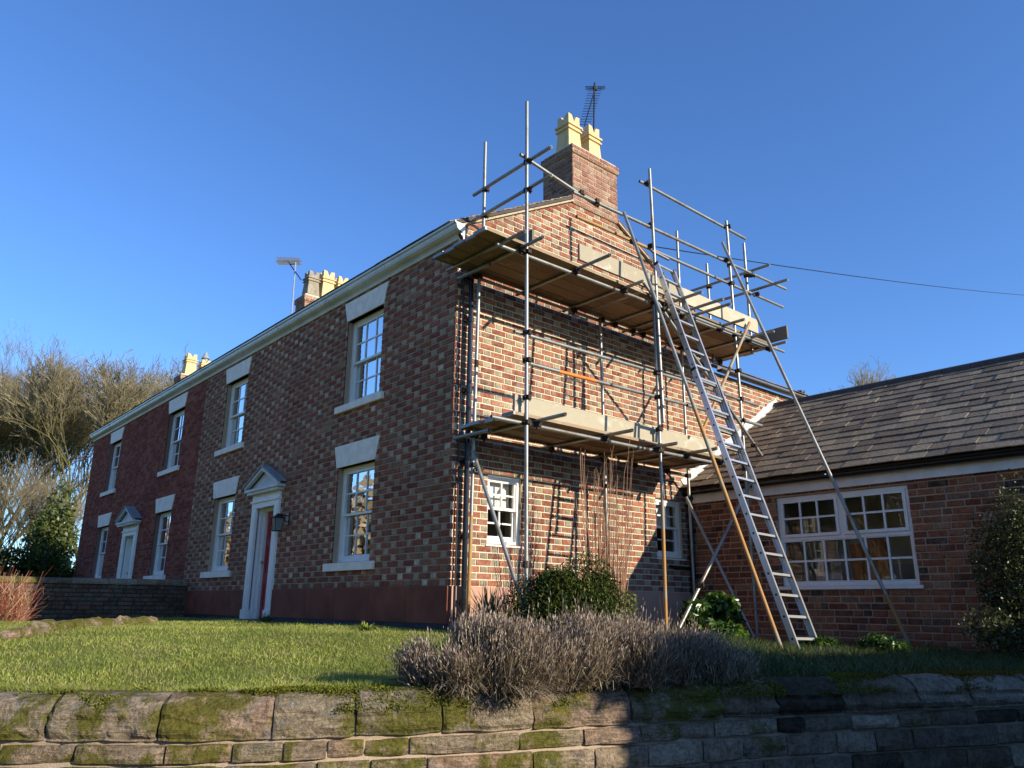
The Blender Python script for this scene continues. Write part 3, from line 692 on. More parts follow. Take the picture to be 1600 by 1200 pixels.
def roof_slopes(parent, y0, y1, xe0, ze0, xr, zr, xe1, ze1, name='roof', mat=None):
    mat = mat or M['slate']; th = .05; mb = MB()
    for (xa, za) in ((xe0, ze0), (xe1, ze1)):
        mb.polyprism([(xa, za), (xr, zr), (xr, zr+th), (xa, za+th)], (0, 0, 0), (1, 0, 0), (0, 0, 1), (0, 1, 0), y0, y1)
    rf = mb.build(name, M['ridge_tile'], parent)
    mb = MB()
    for (xa, za) in ((xe0, ze0), (xe1, ze1)):
        L = math.hypot(xr-xa, zr-za); n = int(L/.24); ux, uz = (xr-xa)/L, (zr-za)/L; nx, nz = (-uz*(1 if ux > 0 else -1), abs(ux))
        for k in range(n+1):
            s0, s1 = k*L/(n+1)-.01, min((k+1)*L/(n+1)+.05, L)
            y = y0
            while y < y1-.02:
                w = min(random.uniform(.34, .44), y1-y)
                lo, hi = th+.018+random.uniform(0, .005), th+.004
                c = []
                for yy in (y+.002, y+w-.002):
                    c.append([(xa+ux*s0+nx*lo, yy, za+uz*s0+nz*lo), (xa+ux*s1+nx*hi, yy, za+uz*s1+nz*hi), (xa+ux*s1+nx*(hi-.008), yy, za+uz*s1+nz*(hi-.008)), (xa+ux*s0+nx*(lo-.012), yy, za+uz*s0+nz*(lo-.012))])
                mb.hull8(c[0]+c[1]); y += w
    mb.build('slating', mat, rf, kind='stuff')
    mb = MB(); y = y0
    while y < y1-.05:
        L = min(.45, y1-y); rings = []
        for yy in (y+.004, y+L-.004): rings.append([(xr+math.cos(a)*.13, yy, zr+th-.015+math.sin(a)*.11) for a in [math.pi*i/8 for i in range(9)]])
        mb.loft(rings, close=True); y += L
    mb.build('ridge_tiles', M['ridge_tile'], rf, kind='stuff')
    return rf
def make_pot(parent, c, h=.92, w=.46, mat=None, name='chimney_pot'):
    mb = MB(); mat = mat or M['pot']; cx, cy, cz = c
    def ring(s, z): return [(cx+sx*s/2, cy+sy*s/2, cz+z) for sx, sy in ((-1, -1), (1, -1), (1, 1), (-1, 1))]
    mb.loft([ring(w, 0), ring(w*.97, .04), ring(w*.80, h*.60), ring(w*.98, h*.61), ring(w*.98, h*.645), ring(w*.86, h*.65), ring(w*.86, h*.70), ring(w*1.02, h*.71), ring(w*1.02, h*.755), ring(w*.78, h*.76)], caps=True)
    # crown of four pointed corners with notches
    s = w*.80/2; s2 = s-.035; zt = {0: h, 1: h*.86, 2: h*.80, 3: h*.86}
    o, i = [], []
    pts = []
    for k in range(4):
        a = [(-1, -1), (1, -1), (1, 1), (-1, 1)][k]; b = [(-1, -1), (1, -1), (1, 1), (-1, 1)][(k+1) % 4]
        for j, t in enumerate((0, .3, .5, .7)): pts.append((a[0]+(b[0]-a[0])*t, a[1]+(b[1]-a[1])*t, [h, h*.985, h*.83, h*.985][j]))
    n = len(pts); base = h*.76
    vs = [(cx+x*s, cy+y*s, cz+base) for x, y, z in pts]+[(cx+x*s, cy+y*s, cz+z) for x, y, z in pts]+[(cx+x*s2, cy+y*s2, cz+z) for x, y, z in pts]+[(cx+x*s2, cy+y*s2, cz+base+.01) for x, y, z in pts]
    fs = []
    for r in range(3):
        for k in range(n): fs.append((r*n+k, r*n+(k+1) % n, (r+1)*n+(k+1) % n, (r+1)*n+k))
    fs.append(tuple(range(3*n, 4*n))); mb.add(vs, fs)
    return mb.build(name, mat, parent)
def stack(parent, x0, x1, y0, y1, z0, z1, nobj, brick, mort, name='chimney'):
    mb = MB(); mb.box(x0, x1, y0, y1, z0, z1-.02); mb.box(x0-.03, x1+.03, y0-.03, y1+.03, z1-.17, z1-.03)
    mb.box(x0-.0, x1+.0, y0-.0, y1+.0, z1-.02, z1+.01)
    st = mb.build(name, mort, parent)
    left = nobj
    for fr, a, b in ((((0, y0, 0), (1, 0, 0), (0, -1, 0), 0.), x0, x1), (((x0, 0, 0), (0, 1, 0), (-1, 0, 0), -math.pi/2), y0, y1), (((x1, 0, 0), (0, 1, 0), (1, 0, 0), math.pi/2), y0, y1), (((0, y1, 0), (1, 0, 0), (0, 1, 0), math.pi), x0, x1)):
        rc = flemish(a-.008, b+.008, z0, z1-.172, .083, .235, .118, .01)
        o, u, n, rz = fr; fr2 = (tuple(Vector(o)+Vector(n)*.03), u, n, rz)
        left -= lay_bricks(st, rc, fr, (brick, brick), max(left, 0) if n[0] <= 0 and n[1] <= 0 else 0)
        rc = flemish(a-.038, b+.038, z1-.17, z1-.03, .07, .235, .118, .01)
        left -= lay_bricks(st, rc, fr2, (brick, brick), max(left, 0) if n[0] <= 0 and n[1] <= 0 else 0, stuff='corbel_brickwork')
    return st
def cornice(parent, y0, y1, ends=True):
    """bed mould at the wall and deep ogee gutter along the eave"""
    prof = [(.0, 5.405), (-.035, 5.405), (-.045, 5.43), (-.03, 5.45), (-.05, 5.47), (-.095, 5.485), (-.13, 5.51), (-.145, 5.545), (-.15, 5.575), (-.175, 5.59), (-.18, 5.615), (-.165, 5.62), (-.15, 5.60), (.0, 5.60)]
    mb = MB(); mb.loft([[(x, y, z) for x, z in prof] for y in (y0, y1)]); g = mb.build('eaves_gutter', M['gutter'], parent)
    mb = MB(); y = y0+1.9
    while y < y1: mb.loft([[(x-.006 if x < -.01 else x, yy, z) for x, z in prof[:12]] for yy in (y-.03, y+.03)]); y += 1.9
    if mb.v: mb.build('gutter_joint', M['gutter'], g, kind='stuff')
    return g

# ------------------------------------------------------------------ near house
YD = 9.45; YEND = 19.1
WIN_U = [2.455, 7.62]; WIN_FAR = [11.33, 16.53]
def near_house():
    h = thing('brick_house', (2.9, 4.5, .2), 'two storey brick house with chequered pale headers, red front door and scaffolded gable end', 'house')
    planes = [(-.55, 1, 5.61), (.55, 1, 8.69)]
    holesF = [(c-.555, c+.555, a, b) for c in WIN_U for a, b in ((1.09, 2.553), (3.57, 5.02))]+[(5.12, 5.96, .17, 2.21)]
    holesG = [(.60, 1.21, 1.27, 2.19), (4.12, 4.80, 1.26, 2.20)]
    mb = MB()
    wall_cells(mb, FR_F, 0, YD, -.4, ZW+.12, holesF, thick=.34, mi=1)
    wall_cells(mb, FR_G, 0, 5.95, -.4, 7.3, holesG, planes=planes, thick=.34)
    mb.box(5.95-.02, 5.95, .01, YD, 0, 5.4); mb.box(0.01, 5.94, YD-.02, YD, 0, 5.45)
    mb.build('wall', [M['mortar'], M['front_mortar']], h)
    # bricks
    rf = flemish(.0, YD, ZP, ZW, off=0.)
    holesB = holesF+[(4.99, 6.09, .2, 2.44)]
    rectsF = [(q, ty) for r, ty in rf for q in sub_rects(r, holesB)]
    rg = flemish(.0, 5.95, ZP, 7.2, off=.06)
    rectsG = [(q, ty) for r, ty in rg for q in sub_rects(r, holesG)]
    lay_bricks(h, rectsF, FR_F, (M['front_stretcher'], M['front_header']), 90, stuff='front_brickwork')
    lay_bricks(h, rectsG, FR_G, (M['stretcher'], M['header']), 210, planes=[(-.55, 1, 5.60), (.55, 1, 8.68)], stuff='gable_brickwork')
    # reveals of brick returns at windows: brick-coloured lining strips
    # plinth
    def slabs(fr, cuts, z0, z1, pr, mat, name):
        for a, b in zip(cuts, cuts[1:]):
            mb = MB(); fbox(mb, fr, a+.005, b-.005, z0, z1, -.02, pr+random.uniform(-.001, .001)); mb.build(name, mat, h)
    slabs(FR_F, [-.03, .89, 1.82, 2.79, 3.71, 4.955], .27, ZP, .03, M['front_plinth'], 'plinth_slab')
    slabs(FR_F, [6.125, 6.75, 7.6, 8.5, YD-.01], .27, ZP, .03, M['front_plinth'], 'plinth_slab')
    slabs(FR_G, [.03, .56, 1.5, 2.45, 3.4, 4.3, 4.98], -.2, ZP, .03, M['plinth'], 'plinth_slab')
    slabs(FR_F, [-.02, 1.4, 2.9, 4.955], -.2, .262, .024, M['blueblack'], 'base_course'); slabs(FR_F, [6.125, 7.8, YD-.01], -.2, .262, .024, M['blueblack'], 'base_course')
    # windows
    for k, c in enumerate(WIN_U):
        window(h, FR_F, c-.555, c+.555, 3.57, 5.02, 3, 2, 2, lintel=(5.02, 5.36, .115), sill=(3.45, 3.57, .155, .06), curtain=(k == 0))
        window(h, FR_F, c-.555, c+.555, 1.09, 2.553, 3, 2, 2, lintel=(2.553, 2.90, .115), sill=(.965, 1.09, .155, .06), curtain=True)
    window(h, FR_G, .60, 1.21, 1.27, 2.19, 2, 2, 2, rec=.05, fw=.05, blind=.53, sill=(1.235, 1.27, .02, .02), split=.52)
    window(h, FR_G, 4.12, 4.80, 1.26, 2.20, 2, 2, 2, rec=.05, fw=.05, blind=.55, sill=(1.225, 1.26, .02, .02), split=.52)
    pediment_door(h, 4.97, 6.11, .22, 2.46, 2.16, .17, M['red_door'])
    cornice(h, -.14, YD-.003)
    roof_slopes(h, -.03, YD-.002, -.15, 5.585, 2.8, 7.20, 5.99, 5.46)
    # verge: undercloak mortar and tile edge
    mb = MB()
    for (xa, za, xb, zb) in ((-.12, 5.565, 2.26, 6.87), (3.37, 6.86, 5.99, 5.42)): mb.obox((xa, -.035, za), (xb, -.035, zb), .05, .028)
    mb.build('verge_mortar', M['verge_mortar'], h)
    # chimney
    st = stack(h, 2.27, 3.36, -.036, .66, 6.84, 7.95, 0, M['chim_brick'], M['mortar'])
    make_pot(st, (2.57, .34, 7.955), .80, .34); make_pot(st, (3.08, .34, 7.955), .80, .34)
    mb = MB()
    for x in (2.57, 3.08): mb.loft([[(x+sx*.22*k, .34+sy*.22*k, z) for sx, sy in ((-1, -1), (1, -1), (1, 1), (-1, 1))] for k, z in ((1, 7.955), (.92, 8.0))])
    mb.build('flaunching', M['verge_mortar'], st)
    # party wall stack with three pots
    s2 = stack(h, 1.95, 3.40, 8.95, 9.44, 6.6, 7.92, 0, M['chim_brick'], M['mortar'])
    make_pot(s2, (2.20, 9.2, 7.93), .70, .34, M['pot_dark']); make_pot(s2, (2.60, 9.2, 7.93), .82, .38); make_pot(s2, (3.02, 9.2, 7.93), .79, .34)
    # rear wing
    mb = MB(); pl = [(.62, -1, .62*4.95-2.25)]
    wall_cells(mb, FR_G, 5.97, 9.9, 2.2, 4.72, [], planes=pl); mb.box(5.99, 9.9, .02, 3.2, 1.0, 4.6)
    mb.build('rear_wing_wall', M['mortar'], h)
    rects = [(r, ty) for r, ty in flemish(5.97, 9.9, 2.27, 4.70)]
    lay_bricks(h, rects, FR_G, (M['stretcher'], M['header']), 0, planes=pl, stuff='wing_brickwork')
    mb = MB(); mb.polyprism([(-.12, 4.74), (1.7, 5.75), (1.7, 5.82), (-.12, 4.81)], (0, 0, 0), (0, 1, 0), (0, 0, 1), (1, 0, 0), 5.96, 9.9)
    wr = mb.build('wing_roof', M['slate'], h)
    mb = MB()
    for k in range(8):
        s0 = k*.26; x = 5.97
        c, s = math.cos(.505), math.sin(.505)
        while x < 9.88:
            w = min(.4, 9.9-x); lo = .035+random.uniform(0, .004)
            P = lambda xx, ss, d: (xx, -.14+ss*c-d*s, 4.805+ss*s+d*c)
            mb.hull8([P(x, s0, lo), P(x+w-.004, s0, lo), P(x+w-.004, s0, lo-.012), P(x, s0, lo-.012), P(x, s0+.28, .018), P(x+w-.004, s0+.28, .018), P(x+w-.004, s0+.28, .006), P(x, s0+.28, .006)]); x += w
    mb.build('wing_slating', M['slate'], wr, kind='stuff')
    mb = MB(); rg_ = [(yy, zz) for yy, zz in [(-.13+.065*math.cos(a), 4.75+.06*math.sin(a)) for a in [math.pi+math.pi*i/8 for i in range(9)]]]
    mb.loft([[(x, yy, zz) for yy, zz in rg_] for x in (6.0, 9.9)], close=True); mb.build('wing_gutter', M['dark_gutter'], h)
    mb = MB(); mb.tube((9.55, .2, 4.7), (9.55, .2, 5.02), .075, 12); mb.tube((9.55, .2, 5.02), (9.55, .2, 5.06), .095, 12); mb.build('flue_pipe', M['black'], h)
    # downpipes at the corner
    mb = MB(); mb.tube((.17, -.10, .05), (.17, -.10, 5.1), .036, 12)
    for z in (.5, 1.3, 2.25, 3.2, 4.2, 4.85): mb.tube((.17, -.10, z), (.17, -.10, z+.07), .046, 12); mb.box(.12, .22, -.075, .0, z+.015, z+.05)
    mb.tube((.17, -.10, 5.08), (.02, -.10, 5.36), .036, 12); mb.tube((.02, -.10, 5.36), (-.06, -.10, 5.46), .036, 12)
    mb.build('downpipe', M['black'], h)
    mb = MB(); mb.tube((.075, -.045, .3), (.075, -.045, 5.3), .012, 8); mb.build('cable_conduit', M['dark_gutter'], h)
    # waste and soil pipes at the right end of the gable
    mb = MB(); mb.tube((4.93, -.08, -.1), (4.93, -.08, 2.3), .04, 12)
    for z in (.4, 1.5): mb.tube((4.93, -.08, z), (4.93, -.08, z+.08), .05, 12)
    mb.tube((4.35, -.06, 1.12), (4.93, -.06, 1.10), .022, 8); mb.build('waste_pipe', M['dark_gutter'], h)
    return h
HOUSE = near_house()

def far_house():
    h = thing('terraced_house', (2.9, 14.3, .2), 'darker plain red brick house adjoining the chequered one, white door under small pointed hood', 'house')
    holes = [(c-.555, c+.555, a, b) for c in WIN_FAR for a, b in ((1.09, 2.553), (3.57, 5.02))]+[(13.29, 14.19, .17, 2.18)]
    mb = MB(); wall_cells(mb, FR_F, YD, YEND, -.4, ZW+.12, holes, thick=.34); mb.box(.01, 5.94, YEND-.02, YEND, 0, 5.5); mb.box(5.93, 5.95, YD+.01, YEND, 0, 5.4)
    mb.add([(0, YEND-.021, 5.4), (5.9, YEND-.021, 5.4), (2.8, YEND-.021, 7.1)], [(0, 1, 2)])
    mb.build('wall', M['far_mortar'], h)
    rects = [(q, ty) for r, ty in flemish(YD+.004, YEND, .0, ZW, .0805, .235, .118, .008) for q in sub_rects(r, holes+[(13.16, 14.30, 0, 2.42)])]
    lay_bricks(h, rects, FR_F, (M['far_brick'], M['far_brick']), 0, proud=.006, jit=.0015)
    for c in WIN_FAR:
        window(h, FR_F, c-.555, c+.555, 3.57, 5.02, 2, 2, 2, lintel=(5.02, 5.36, .115), sill=(3.45, 3.57, .155, .06), curtain=True)
        window(h, FR_F, c-.555, c+.555, 1.09, 2.553, 2, 2, 2, lintel=(2.553, 2.90, .115), sill=(.965, 1.09, .155, .06), curtain=True)
    pediment_door(h, 13.14, 14.34, .22, 2.43, 2.13, .22, M['frame_white'])
    cornice(h, YD+.003, YEND+.1); roof_slopes(h, YD+.002, YEND+.05, -.15, 5.585, 2.8, 7.20, 5.99, 5.46)
    st = stack(h, 2.15, 3.35, 18.45, 19.05, 6.6, 7.98, 0, M['chim_brick'], M['mortar'])
    make_pot(st, (2.48, 18.75, 7.99), .80, .40); make_pot(st, (2.98, 18.75, 7.99), .68, .36)
    mb = MB(); mb.tube((2.98, 18.75, 8.6), (2.98, 18.75, 8.75), .10, 10); mb.tube((2.98, 18.75, 8.75), (2.98, 18.75, 9.02), .15, 10, r2=.01); mb.build('metal_cowl', M['lead'], st)
    return h
far_house()

# ------------------------------------------------------------------ extension
EL = 5.36; RX, RZ = 8.1, 4.40; EX, EZ = 4.80, 2.375
def extension():
    h = thing('brick_extension', (7.5, -2.6, -.2), 'single storey wing of rough old brick with slate roof and wide multi pane white window', 'building')
    hole = [(1.63, 3.60, .80, 2.12)]
    mb = MB(); wall_cells(mb, FR_E, .0, EL, -.6, 2.3, hole, thick=.34)
    gp = [(-1, 0, -XE), (1, 0, 11.2), (-.6152, 1, 2.28-.6152*XE), (.6152, 1, 2.28+.6152*11.2)]
    FE2 = ((0, -EL, 0), (1, 0, 0), (0, -1, 0), 0.)
    wall_cells(mb, FE2, XE, 11.2, -.6, 4.5, [], planes=gp)
    mb.box(11.18, 11.2, -EL+.02, 0, -.6, 2.3); mb.build('wall', M['old_mortar'], h)
    rects = [(q, ty) for r, ty in flemish(.0, EL-.0, -.35, 2.2,   .092, .25, .125, .019, rnd_bond=True) for q in sub_rects(r, hole+[(1.60, 3.63, .74, .80)])]
    lay_bricks(h, rects, FR_E, (M['old_brick'], M['old_brick']), 300, proud=.012, jit=.007, depth=.05)
    lay_bricks(h, flemish(XE, 11.2, -.35, 4.4, .092, .25, .125, .015, rnd_bond=True), FE2, (M['old_brick'], M['old_brick']), 0, planes=gp, jit=.005, stuff='end_brickwork')
    mb = MB(); mb.box(4.935, 5.01, -EL-.04, -.0, 2.165, 2.345); mb.build('fascia_board', M['fascia'], h)
    mb = MB(); pr = [(4.865+.062*math.cos(a), 2.352+.055*math.sin(a)) for a in [math.pi+math.pi*i/8 for i in range(9)]]+[(4.915, 2.352), (4.815, 2.352)][::-1][:0]
    mb.loft([[(x, y, z) for x, z in pr] for y in (-EL-.05, -.01)], close=True); mb.build('gutter', M['dark_gutter'], h)
    # wide window: two opening lights above, fixed lights below, six panes wide
    fr = FR_E; a0, a1, z0, z1 = hole[0]; mb = MB(); rec = .03
    for q in ((a0+.004, a0+.05, z0+.004, z1-.004), (a1-.05, a1-.004, z0+.004, z1-.004), (a0+.05, a1-.05, z1-.05, z1-.004), (a0+.05, a1-.05, z0+.004, z0+.06)): fbox(mb, fr, *q, -rec-.10, -rec)
    zm = z0+.06+(z1-z0-.11)*.515; um = (a0+a1)/2
    fbox(mb, fr, a0+.05, a1-.05, zm-.025, zm+.025, -rec-.09, -rec-.005); fbox(mb, fr, um-.03, um+.03, zm+.025, z1-.05, -rec-.088, -rec-.004)
    w = mb.build('window', M['frame_white'], h)
    def light(c0, c1, e0, e1, cols, rows, dp, st):
        mb = MB(); o, u, n = Vector(fr[0]), Vector(fr[1]), Vector(fr[2])
        for q in ((c0, c0+st, e0, e1), (c1-st, c1, e0, e1), (c0+st, c1-st, e0, e0+st), (c0+st, c1-st, e1-st, e1)): fbox(mb, fr, *q, -dp-.04, -dp)
        g = (c0+st, c1-st, e0+st, e1-st); pw = (g[1]-g[0])/cols; ph = (g[3]-g[2])/rows; bar = .028
        for i in range(1, cols): fbox(mb, fr, g[0]+pw*i-bar/2, g[0]+pw*i+bar/2, g[2], g[3], -dp-.035, -dp-.004)
        for k in range(1, rows): fbox(mb, fr, g[0], g[1], g[2]+ph*k-bar/2, g[2]+ph*k+bar/2, -dp-.033, -dp-.006)
        mb.build('casement', M['frame_white'], w)
        for i in range(cols):
            for k in range(rows):
                P = lambda uu, zz, d: o+u*uu+Vector((0, 0, zz))+n*d
                b = (g[0]+pw*i+bar/2, g[0]+pw*(i+1)-bar/2, g[2]+ph*k+bar/2, g[2]+ph*(k+1)-bar/2); t1, t2 = random.uniform(-.003, .003), random.uniform(-.003, .003)
                m2 = MB(); m2.add([P(b[0], b[2], -dp-.02+t1), P(b[1], b[2], -dp-.02+t2), P(b[1], b[3], -dp-.02-t1), P(b[0], b[3], -dp-.02-t2)], [(0, 1, 2, 3)]); m2.build('pane', M['glass'], w)
    light(a0+.053, um-.033, zm+.028, z1-.053, 3, 2, rec-.012, .045); light(um+.033, a1-.053, zm+.028, z1-.053, 3, 2, rec-.012, .045)
    light(a0+.053, a1-.053, z0+.063, zm-.028, 6, 2, rec+.01, .012)
    mb = MB(); fbox(mb, fr, a0-.05, a1+.05, z0-.045, z0, -.08, .045); mb.build('sill', M['frame_white'], w)
    # room: walls, shelf, hanging things
    mb = MB(); x0, x1, y0, y1, c0, c1 = 5.36, 6.9, -4.9, -.4, .1, 2.32
    mb.add([(x0, y0, c0), (x1, y0, c0), (x1, y1, c0), (x0, y1, c0), (x0, y0, c1), (x1, y0, c1), (x1, y1, c1), (x0, y1, c1)], [(0, 1, 2, 3), (7, 6, 5, 4), (1, 2, 6, 5), (0, 1, 5, 4), (2, 3, 7, 6)])
    mb.build('room_wall', M['beige_room'], w)
    mb = MB(); mb.box(5.45, 5.55, -3.02, -2.72, .85, 1.48); mb.box(5.45, 5.55, -2.66, -2.50, .85, 1.40); mb.build('orange_cloth', M['wood_orange'], w)
    mb = MB()
    for k in range(3): mb.box(6.45, 6.85, -3.9+k*.9, -3.2+k*.9, .1, .9+.25*k)
    mb.box(5.42, 5.62, -2.35, -1.95, .86, 1.0); mb.build('cupboard', M['white_dirty'], w)
    # roof deck, slates, ridge
    L = math.hypot(RX-EX, RZ-EZ); ux, uz = (RX-EX)/L, (RZ-EZ)/L; nx, nz = -uz, ux; ang = math.atan2(uz, ux)
    mb = MB(); mb.polyprism([(EX+.05, EZ), (RX, RZ-.03), (2*RX-EX, EZ-.02), (2*RX-EX, EZ+.03), (RX, RZ+.005), (EX+.05, EZ+.03)], (0, 0, 0), (1, 0, 0), (0, 0, 1), (0, -1, 0), .003, EL+.06)
    rf = mb.build('roof', M['dark_mortar'], h)
    units = []
    for k in range(5):
        rr = random.Random(k); b = MB()   # local x up the slope, y along the eave, z out of the roof
        def jj(s): return rr.uniform(-s, s)
        c = [(0+jj(.01), -.5+jj(.006), 0), (0+jj(.012), jj(.1), 0), (0+jj(.01), .5+jj(.006), 0), (1, .5, 0), (1, -.5, 0)]
        vs = [(x, y, -.5) for x, y, z in c]+[(x, y, .5) for x, y, z in c]
        b.add(vs, [(4, 3, 2, 1, 0), (5, 6, 7, 8, 9)]+[(i, (i+1) % 5, 5+(i+1) % 5, 5+i) for i in range(5)]); units.append(b.mesh('slate', [M['slate']]))
    rows = 15; gauge = L/rows; cnt = 0
    for r in range(rows):
        s0 = r*gauge-.01; y = -.02+ (random.uniform(.05, .2) if r % 2 else 0); ln = gauge*1.35 if r < rows-1 else gauge*1.0
        while y > -EL-.04:
            w_ = random.uniform(.24, .40)*(1.06-.02*r); y2 = max(y-w_, -EL-.06)
            if y-y2 < .06: break
            lo = .052+random.uniform(-.004, .006); o = bpy.data.objects.new('slate', random.choice(units))
            s1 = s0+random.uniform(-.010, .010)
            p = (EX+ux*s1+nx*lo, min(y, -.004)/2+y2/2, EZ+uz*s1+nz*lo)
            place(o, p, rf, (random.uniform(-.012, .012), -ang+.062+random.uniform(-.006, .006), random.uniform(-.008, .008))); o.scale = (ln, (min(y, -.004)-y2)-.005, .012); cnt += 1
            y = y2
    for k in range(int(EL/.46)+1):
        y0_ = -.005-k*.46; y1_ = max(y0_-.452, -EL-.06)
        if y0_-y1_ < .1: continue
        mb = MB(); ring = [(RX+math.cos(a)*r_, RZ-.03+math.sin(a)*r_*.85) for a, r_ in [(math.pi*i/8, .15) for i in range(9)]+[(math.pi*i/8, .125) for i in range(8, -1, -1)]]
        mb.loft([[(x, yy, z) for x, z in ring] for yy in (y0_, y1_)]); mb.build('ridge_tile', M['ridge_tile'], rf)
    # cement fillet against the gable
    mb = MB(); n = 34; rings = []
    for i in range(n+1):
        s = L*i/n; x, z = EX+.1+ux*s, EZ+.05+uz*s; a = .10+.05*mnoise.noise((s*5, 1, 2))+.03*mnoise.noise((s*16, 3, 2)); b2 = .12+.05*mnoise.noise((s*6, 9, 2))
        rings.append([(x, -.006, z), (x+nx*(a+.07), -.012, z+nz*(a+.07)), (x+nx*(a*.8), -.03, z+nz*a*.8), (x+nx*.04, -.02-b2*.7, z+nz*.04), (x, -.02-b2, z+nz*.02)])
    mb.loft(rings, close=True); mb.build('cement_fillet', M['flash'], rf)
    return h
extension()

# ------------------------------------------------------------------ scaffold
TR = .0242
def scaffold():
    s = thing('scaffold', (2.7, -.8, .1), 'two lift tube scaffold with wooden boards standing against the brick gable', 'scaffold')
    def tube(name, p, q, mat='tube'):
        mb = MB(); mb.pipe(p, q, TR, 12); o = mb.build(name, M[mat], s)
        for pl in o.data.polygons: pl.use_smooth = len(pl.vertices) == 4
        return o
    def split_tube(name, p, q, t, m1, m2):
        p, q = Vector(p), Vector(q); m = p.lerp(q, t); tube(name, p, m, m1); tube(name, m, q, m2)
    _c = {}
    def coupler(p, axis='z'):
        if 'm' not in _c:
            mb = MB(); mb.tube((0, 0, -.028), (0, 0, .028), .035, 10); mb.tube((0, -.045, 0), (0, -.045, 0.0001), .001, 4)
            mb.box(-.032, .032, -.075, -.02, -.026, .026); mb.tube((-.06, -.03, 0), (.055, -.03, 0), .009, 6); mb.tube((.03, -.05, -.045), (.03, -.05, .05), .008, 6)
            mb.tube((.045, -.03, 0), (.062, -.03, 0), .015, 6); _c['m'] = mb.mesh('coupler', [M['coupler']])
        o = bpy.data.objects.new('coupler', _c['m']); rot = {'z': (0, 0, 0), 'x': (0, math.pi/2, 0), 'y': (math.pi/2, 0, 0)}[axis]
        place(o, p, s, (rot[0]+random.uniform(-.1, .1), rot[1], rot[2]+random.uniform(-.4, .4)))
    O, I = -1.28, -.30
    # standards
    tube('standard', (.145, O, .02), (.12, O, 7.03)); 
    tube('standard', (2.62, O, .02), (2.66, O, 1.95), 'tube_rusty'); tube('standard', (2.66, O, 1.95), (2.67, O, 4.95)); tube('standard', (2.70, O-.05, 3.0), (2.64, O-.05, 7.02))
    tube('standard', (4.77, O, .0), (4.78, O, 3.6)); tube('standard', (4.78, O-.002, 3.6), (4.76, O, 6.9))
    split_tube('standard', (.085, I, .1), (.145, I, 5.0), .30, 'tube_rusty', 'tube'); tube('standard', (.20, I, 4.9), (.20, I, 6.92), 'tube')
    tube('standard', (2.62, I, .05), (2.56, I, 4.98)); tube('standard', (4.62, I, .05), (4.63, I, 4.98))
    tube('standard', (4.66, I, 4.8), (4.68, I, 7.05)); tube('standard', (5.55, I, 4.75), (5.56, I, 6.68)); tube('standard', (5.62, -1.06, 4.75), (5.63, -1.06, 6.85), 'tube')
    # ledgers
    tube('ledger', (-.37, O+.05, 2.59), (2.4, O+.05, 2.59)); tube('ledger', (2.4, O+.05, 2.592), (3.95, O+.05, 2.60))
    tube('ledger', (.05, I+.05, 2.57), (4.7, I+.05, 2.60))
    tube('ledger', (-.33, O+.05, 4.79), (2.2, O+.05, 4.82)); tube('ledger', (2.2, O+.05, 4.822), (5.95, O+.05, 4.83)); tube('ledger', (3.2, O-.05, 4.80), (6.2, O-.05, 4.84))
    tube('ledger', (.02, I+.05, 4.80), (5.9, I+.05, 4.80))
    tube('transom', (-.06, -.10, 4.78), (-.04, -.75, 4.78)); tube('transom', (-.06, -.12, 2.55), (-.04, -.80, 2.55))
    # guard rails on the outer face
    R1 = O+.05
    tube('guard_rail', (-.03, R1, 3.72), (3.5, R1, 3.77)); tube('guard_rail', (3.3, R1-.05, 3.74), (5.3, R1-.05, 3.71))
    tube('guard_rail', (.18, R1, 3.36), (.74, R1, 3.365)); tube('guard_rail', (.74, R1, 3.365), (1.42, R1, 3.375), 'tube_orange'); tube('guard_rail', (1.42, R1, 3.375), (3.5, R1, 3.40)); tube('guard_rail', (3.35, R1-.05, 3.37), (5.36, R1-.05, 3.38))
    tube('guard_rail', (.05, R1, 6.22), (1.55, R1, 6.01)); tube('guard_rail', (.98, R1-.055, 6.0), (6.56, R1-.055, 6.15)); tube('guard_rail', (1.1, R1, 5.69), (2.9, R1, 5.72), 'tube_rusty'); tube('guard_rail', (2.9, R1, 5.72), (6.5, R1, 5.79))
    tube('guard_rail', (2.51, R1, 6.80), (5.4, R1, 6.80))
    for z in (6.15, 5.74): tube('guard_rail', (.18, -.08, z), (.18, -1.68, z+.02))
    tube('guard_rail', (5.50, .08, 6.22), (5.50, -1.60, 6.20)); tube('guard_rail', (5.58, -.45, 5.88), (5.58, -1.86, 5.86))
    # transoms under the boards
    for x, e in ((.30, -1.76), (1.52, -1.74), (2.58, -1.62), (3.28, -1.78), (4.1, -1.5)): tube('transom', (x, -.06, 2.645), (x+.02, e, 2.64))
    for x, e in ((-.22, -1.62), (.05, -1.66), (1.04, -1.88), (2.0, -1.62), (2.93, -1.94), (3.38, -1.99), (3.62, -1.96), (4.34, -1.73), (5.17, -1.75), (5.8, -1.6)): tube('transom', (x, -.05, 4.862), (x+.01, e, 4.862))
    # braces and rakers
    tube('brace', (2.36, O-.06, 5.05), (5.19, O-.06, 2.85)); tube('brace', (5.06, O-.11, 5.08), (3.52, O-.11, 2.97), 'tube_rusty')
    tube('brace', (4.85, O-.06, 2.42), (2.76, O-.06, .16)); tube('brace', BR4[0], BR4[1]); tube('brace', (.06, I-.06, 2.36), BRW)
    for p, q, t in (RKA, RKB): split_tube('raker', p, q, t, 'tube_rusty', 'tube')
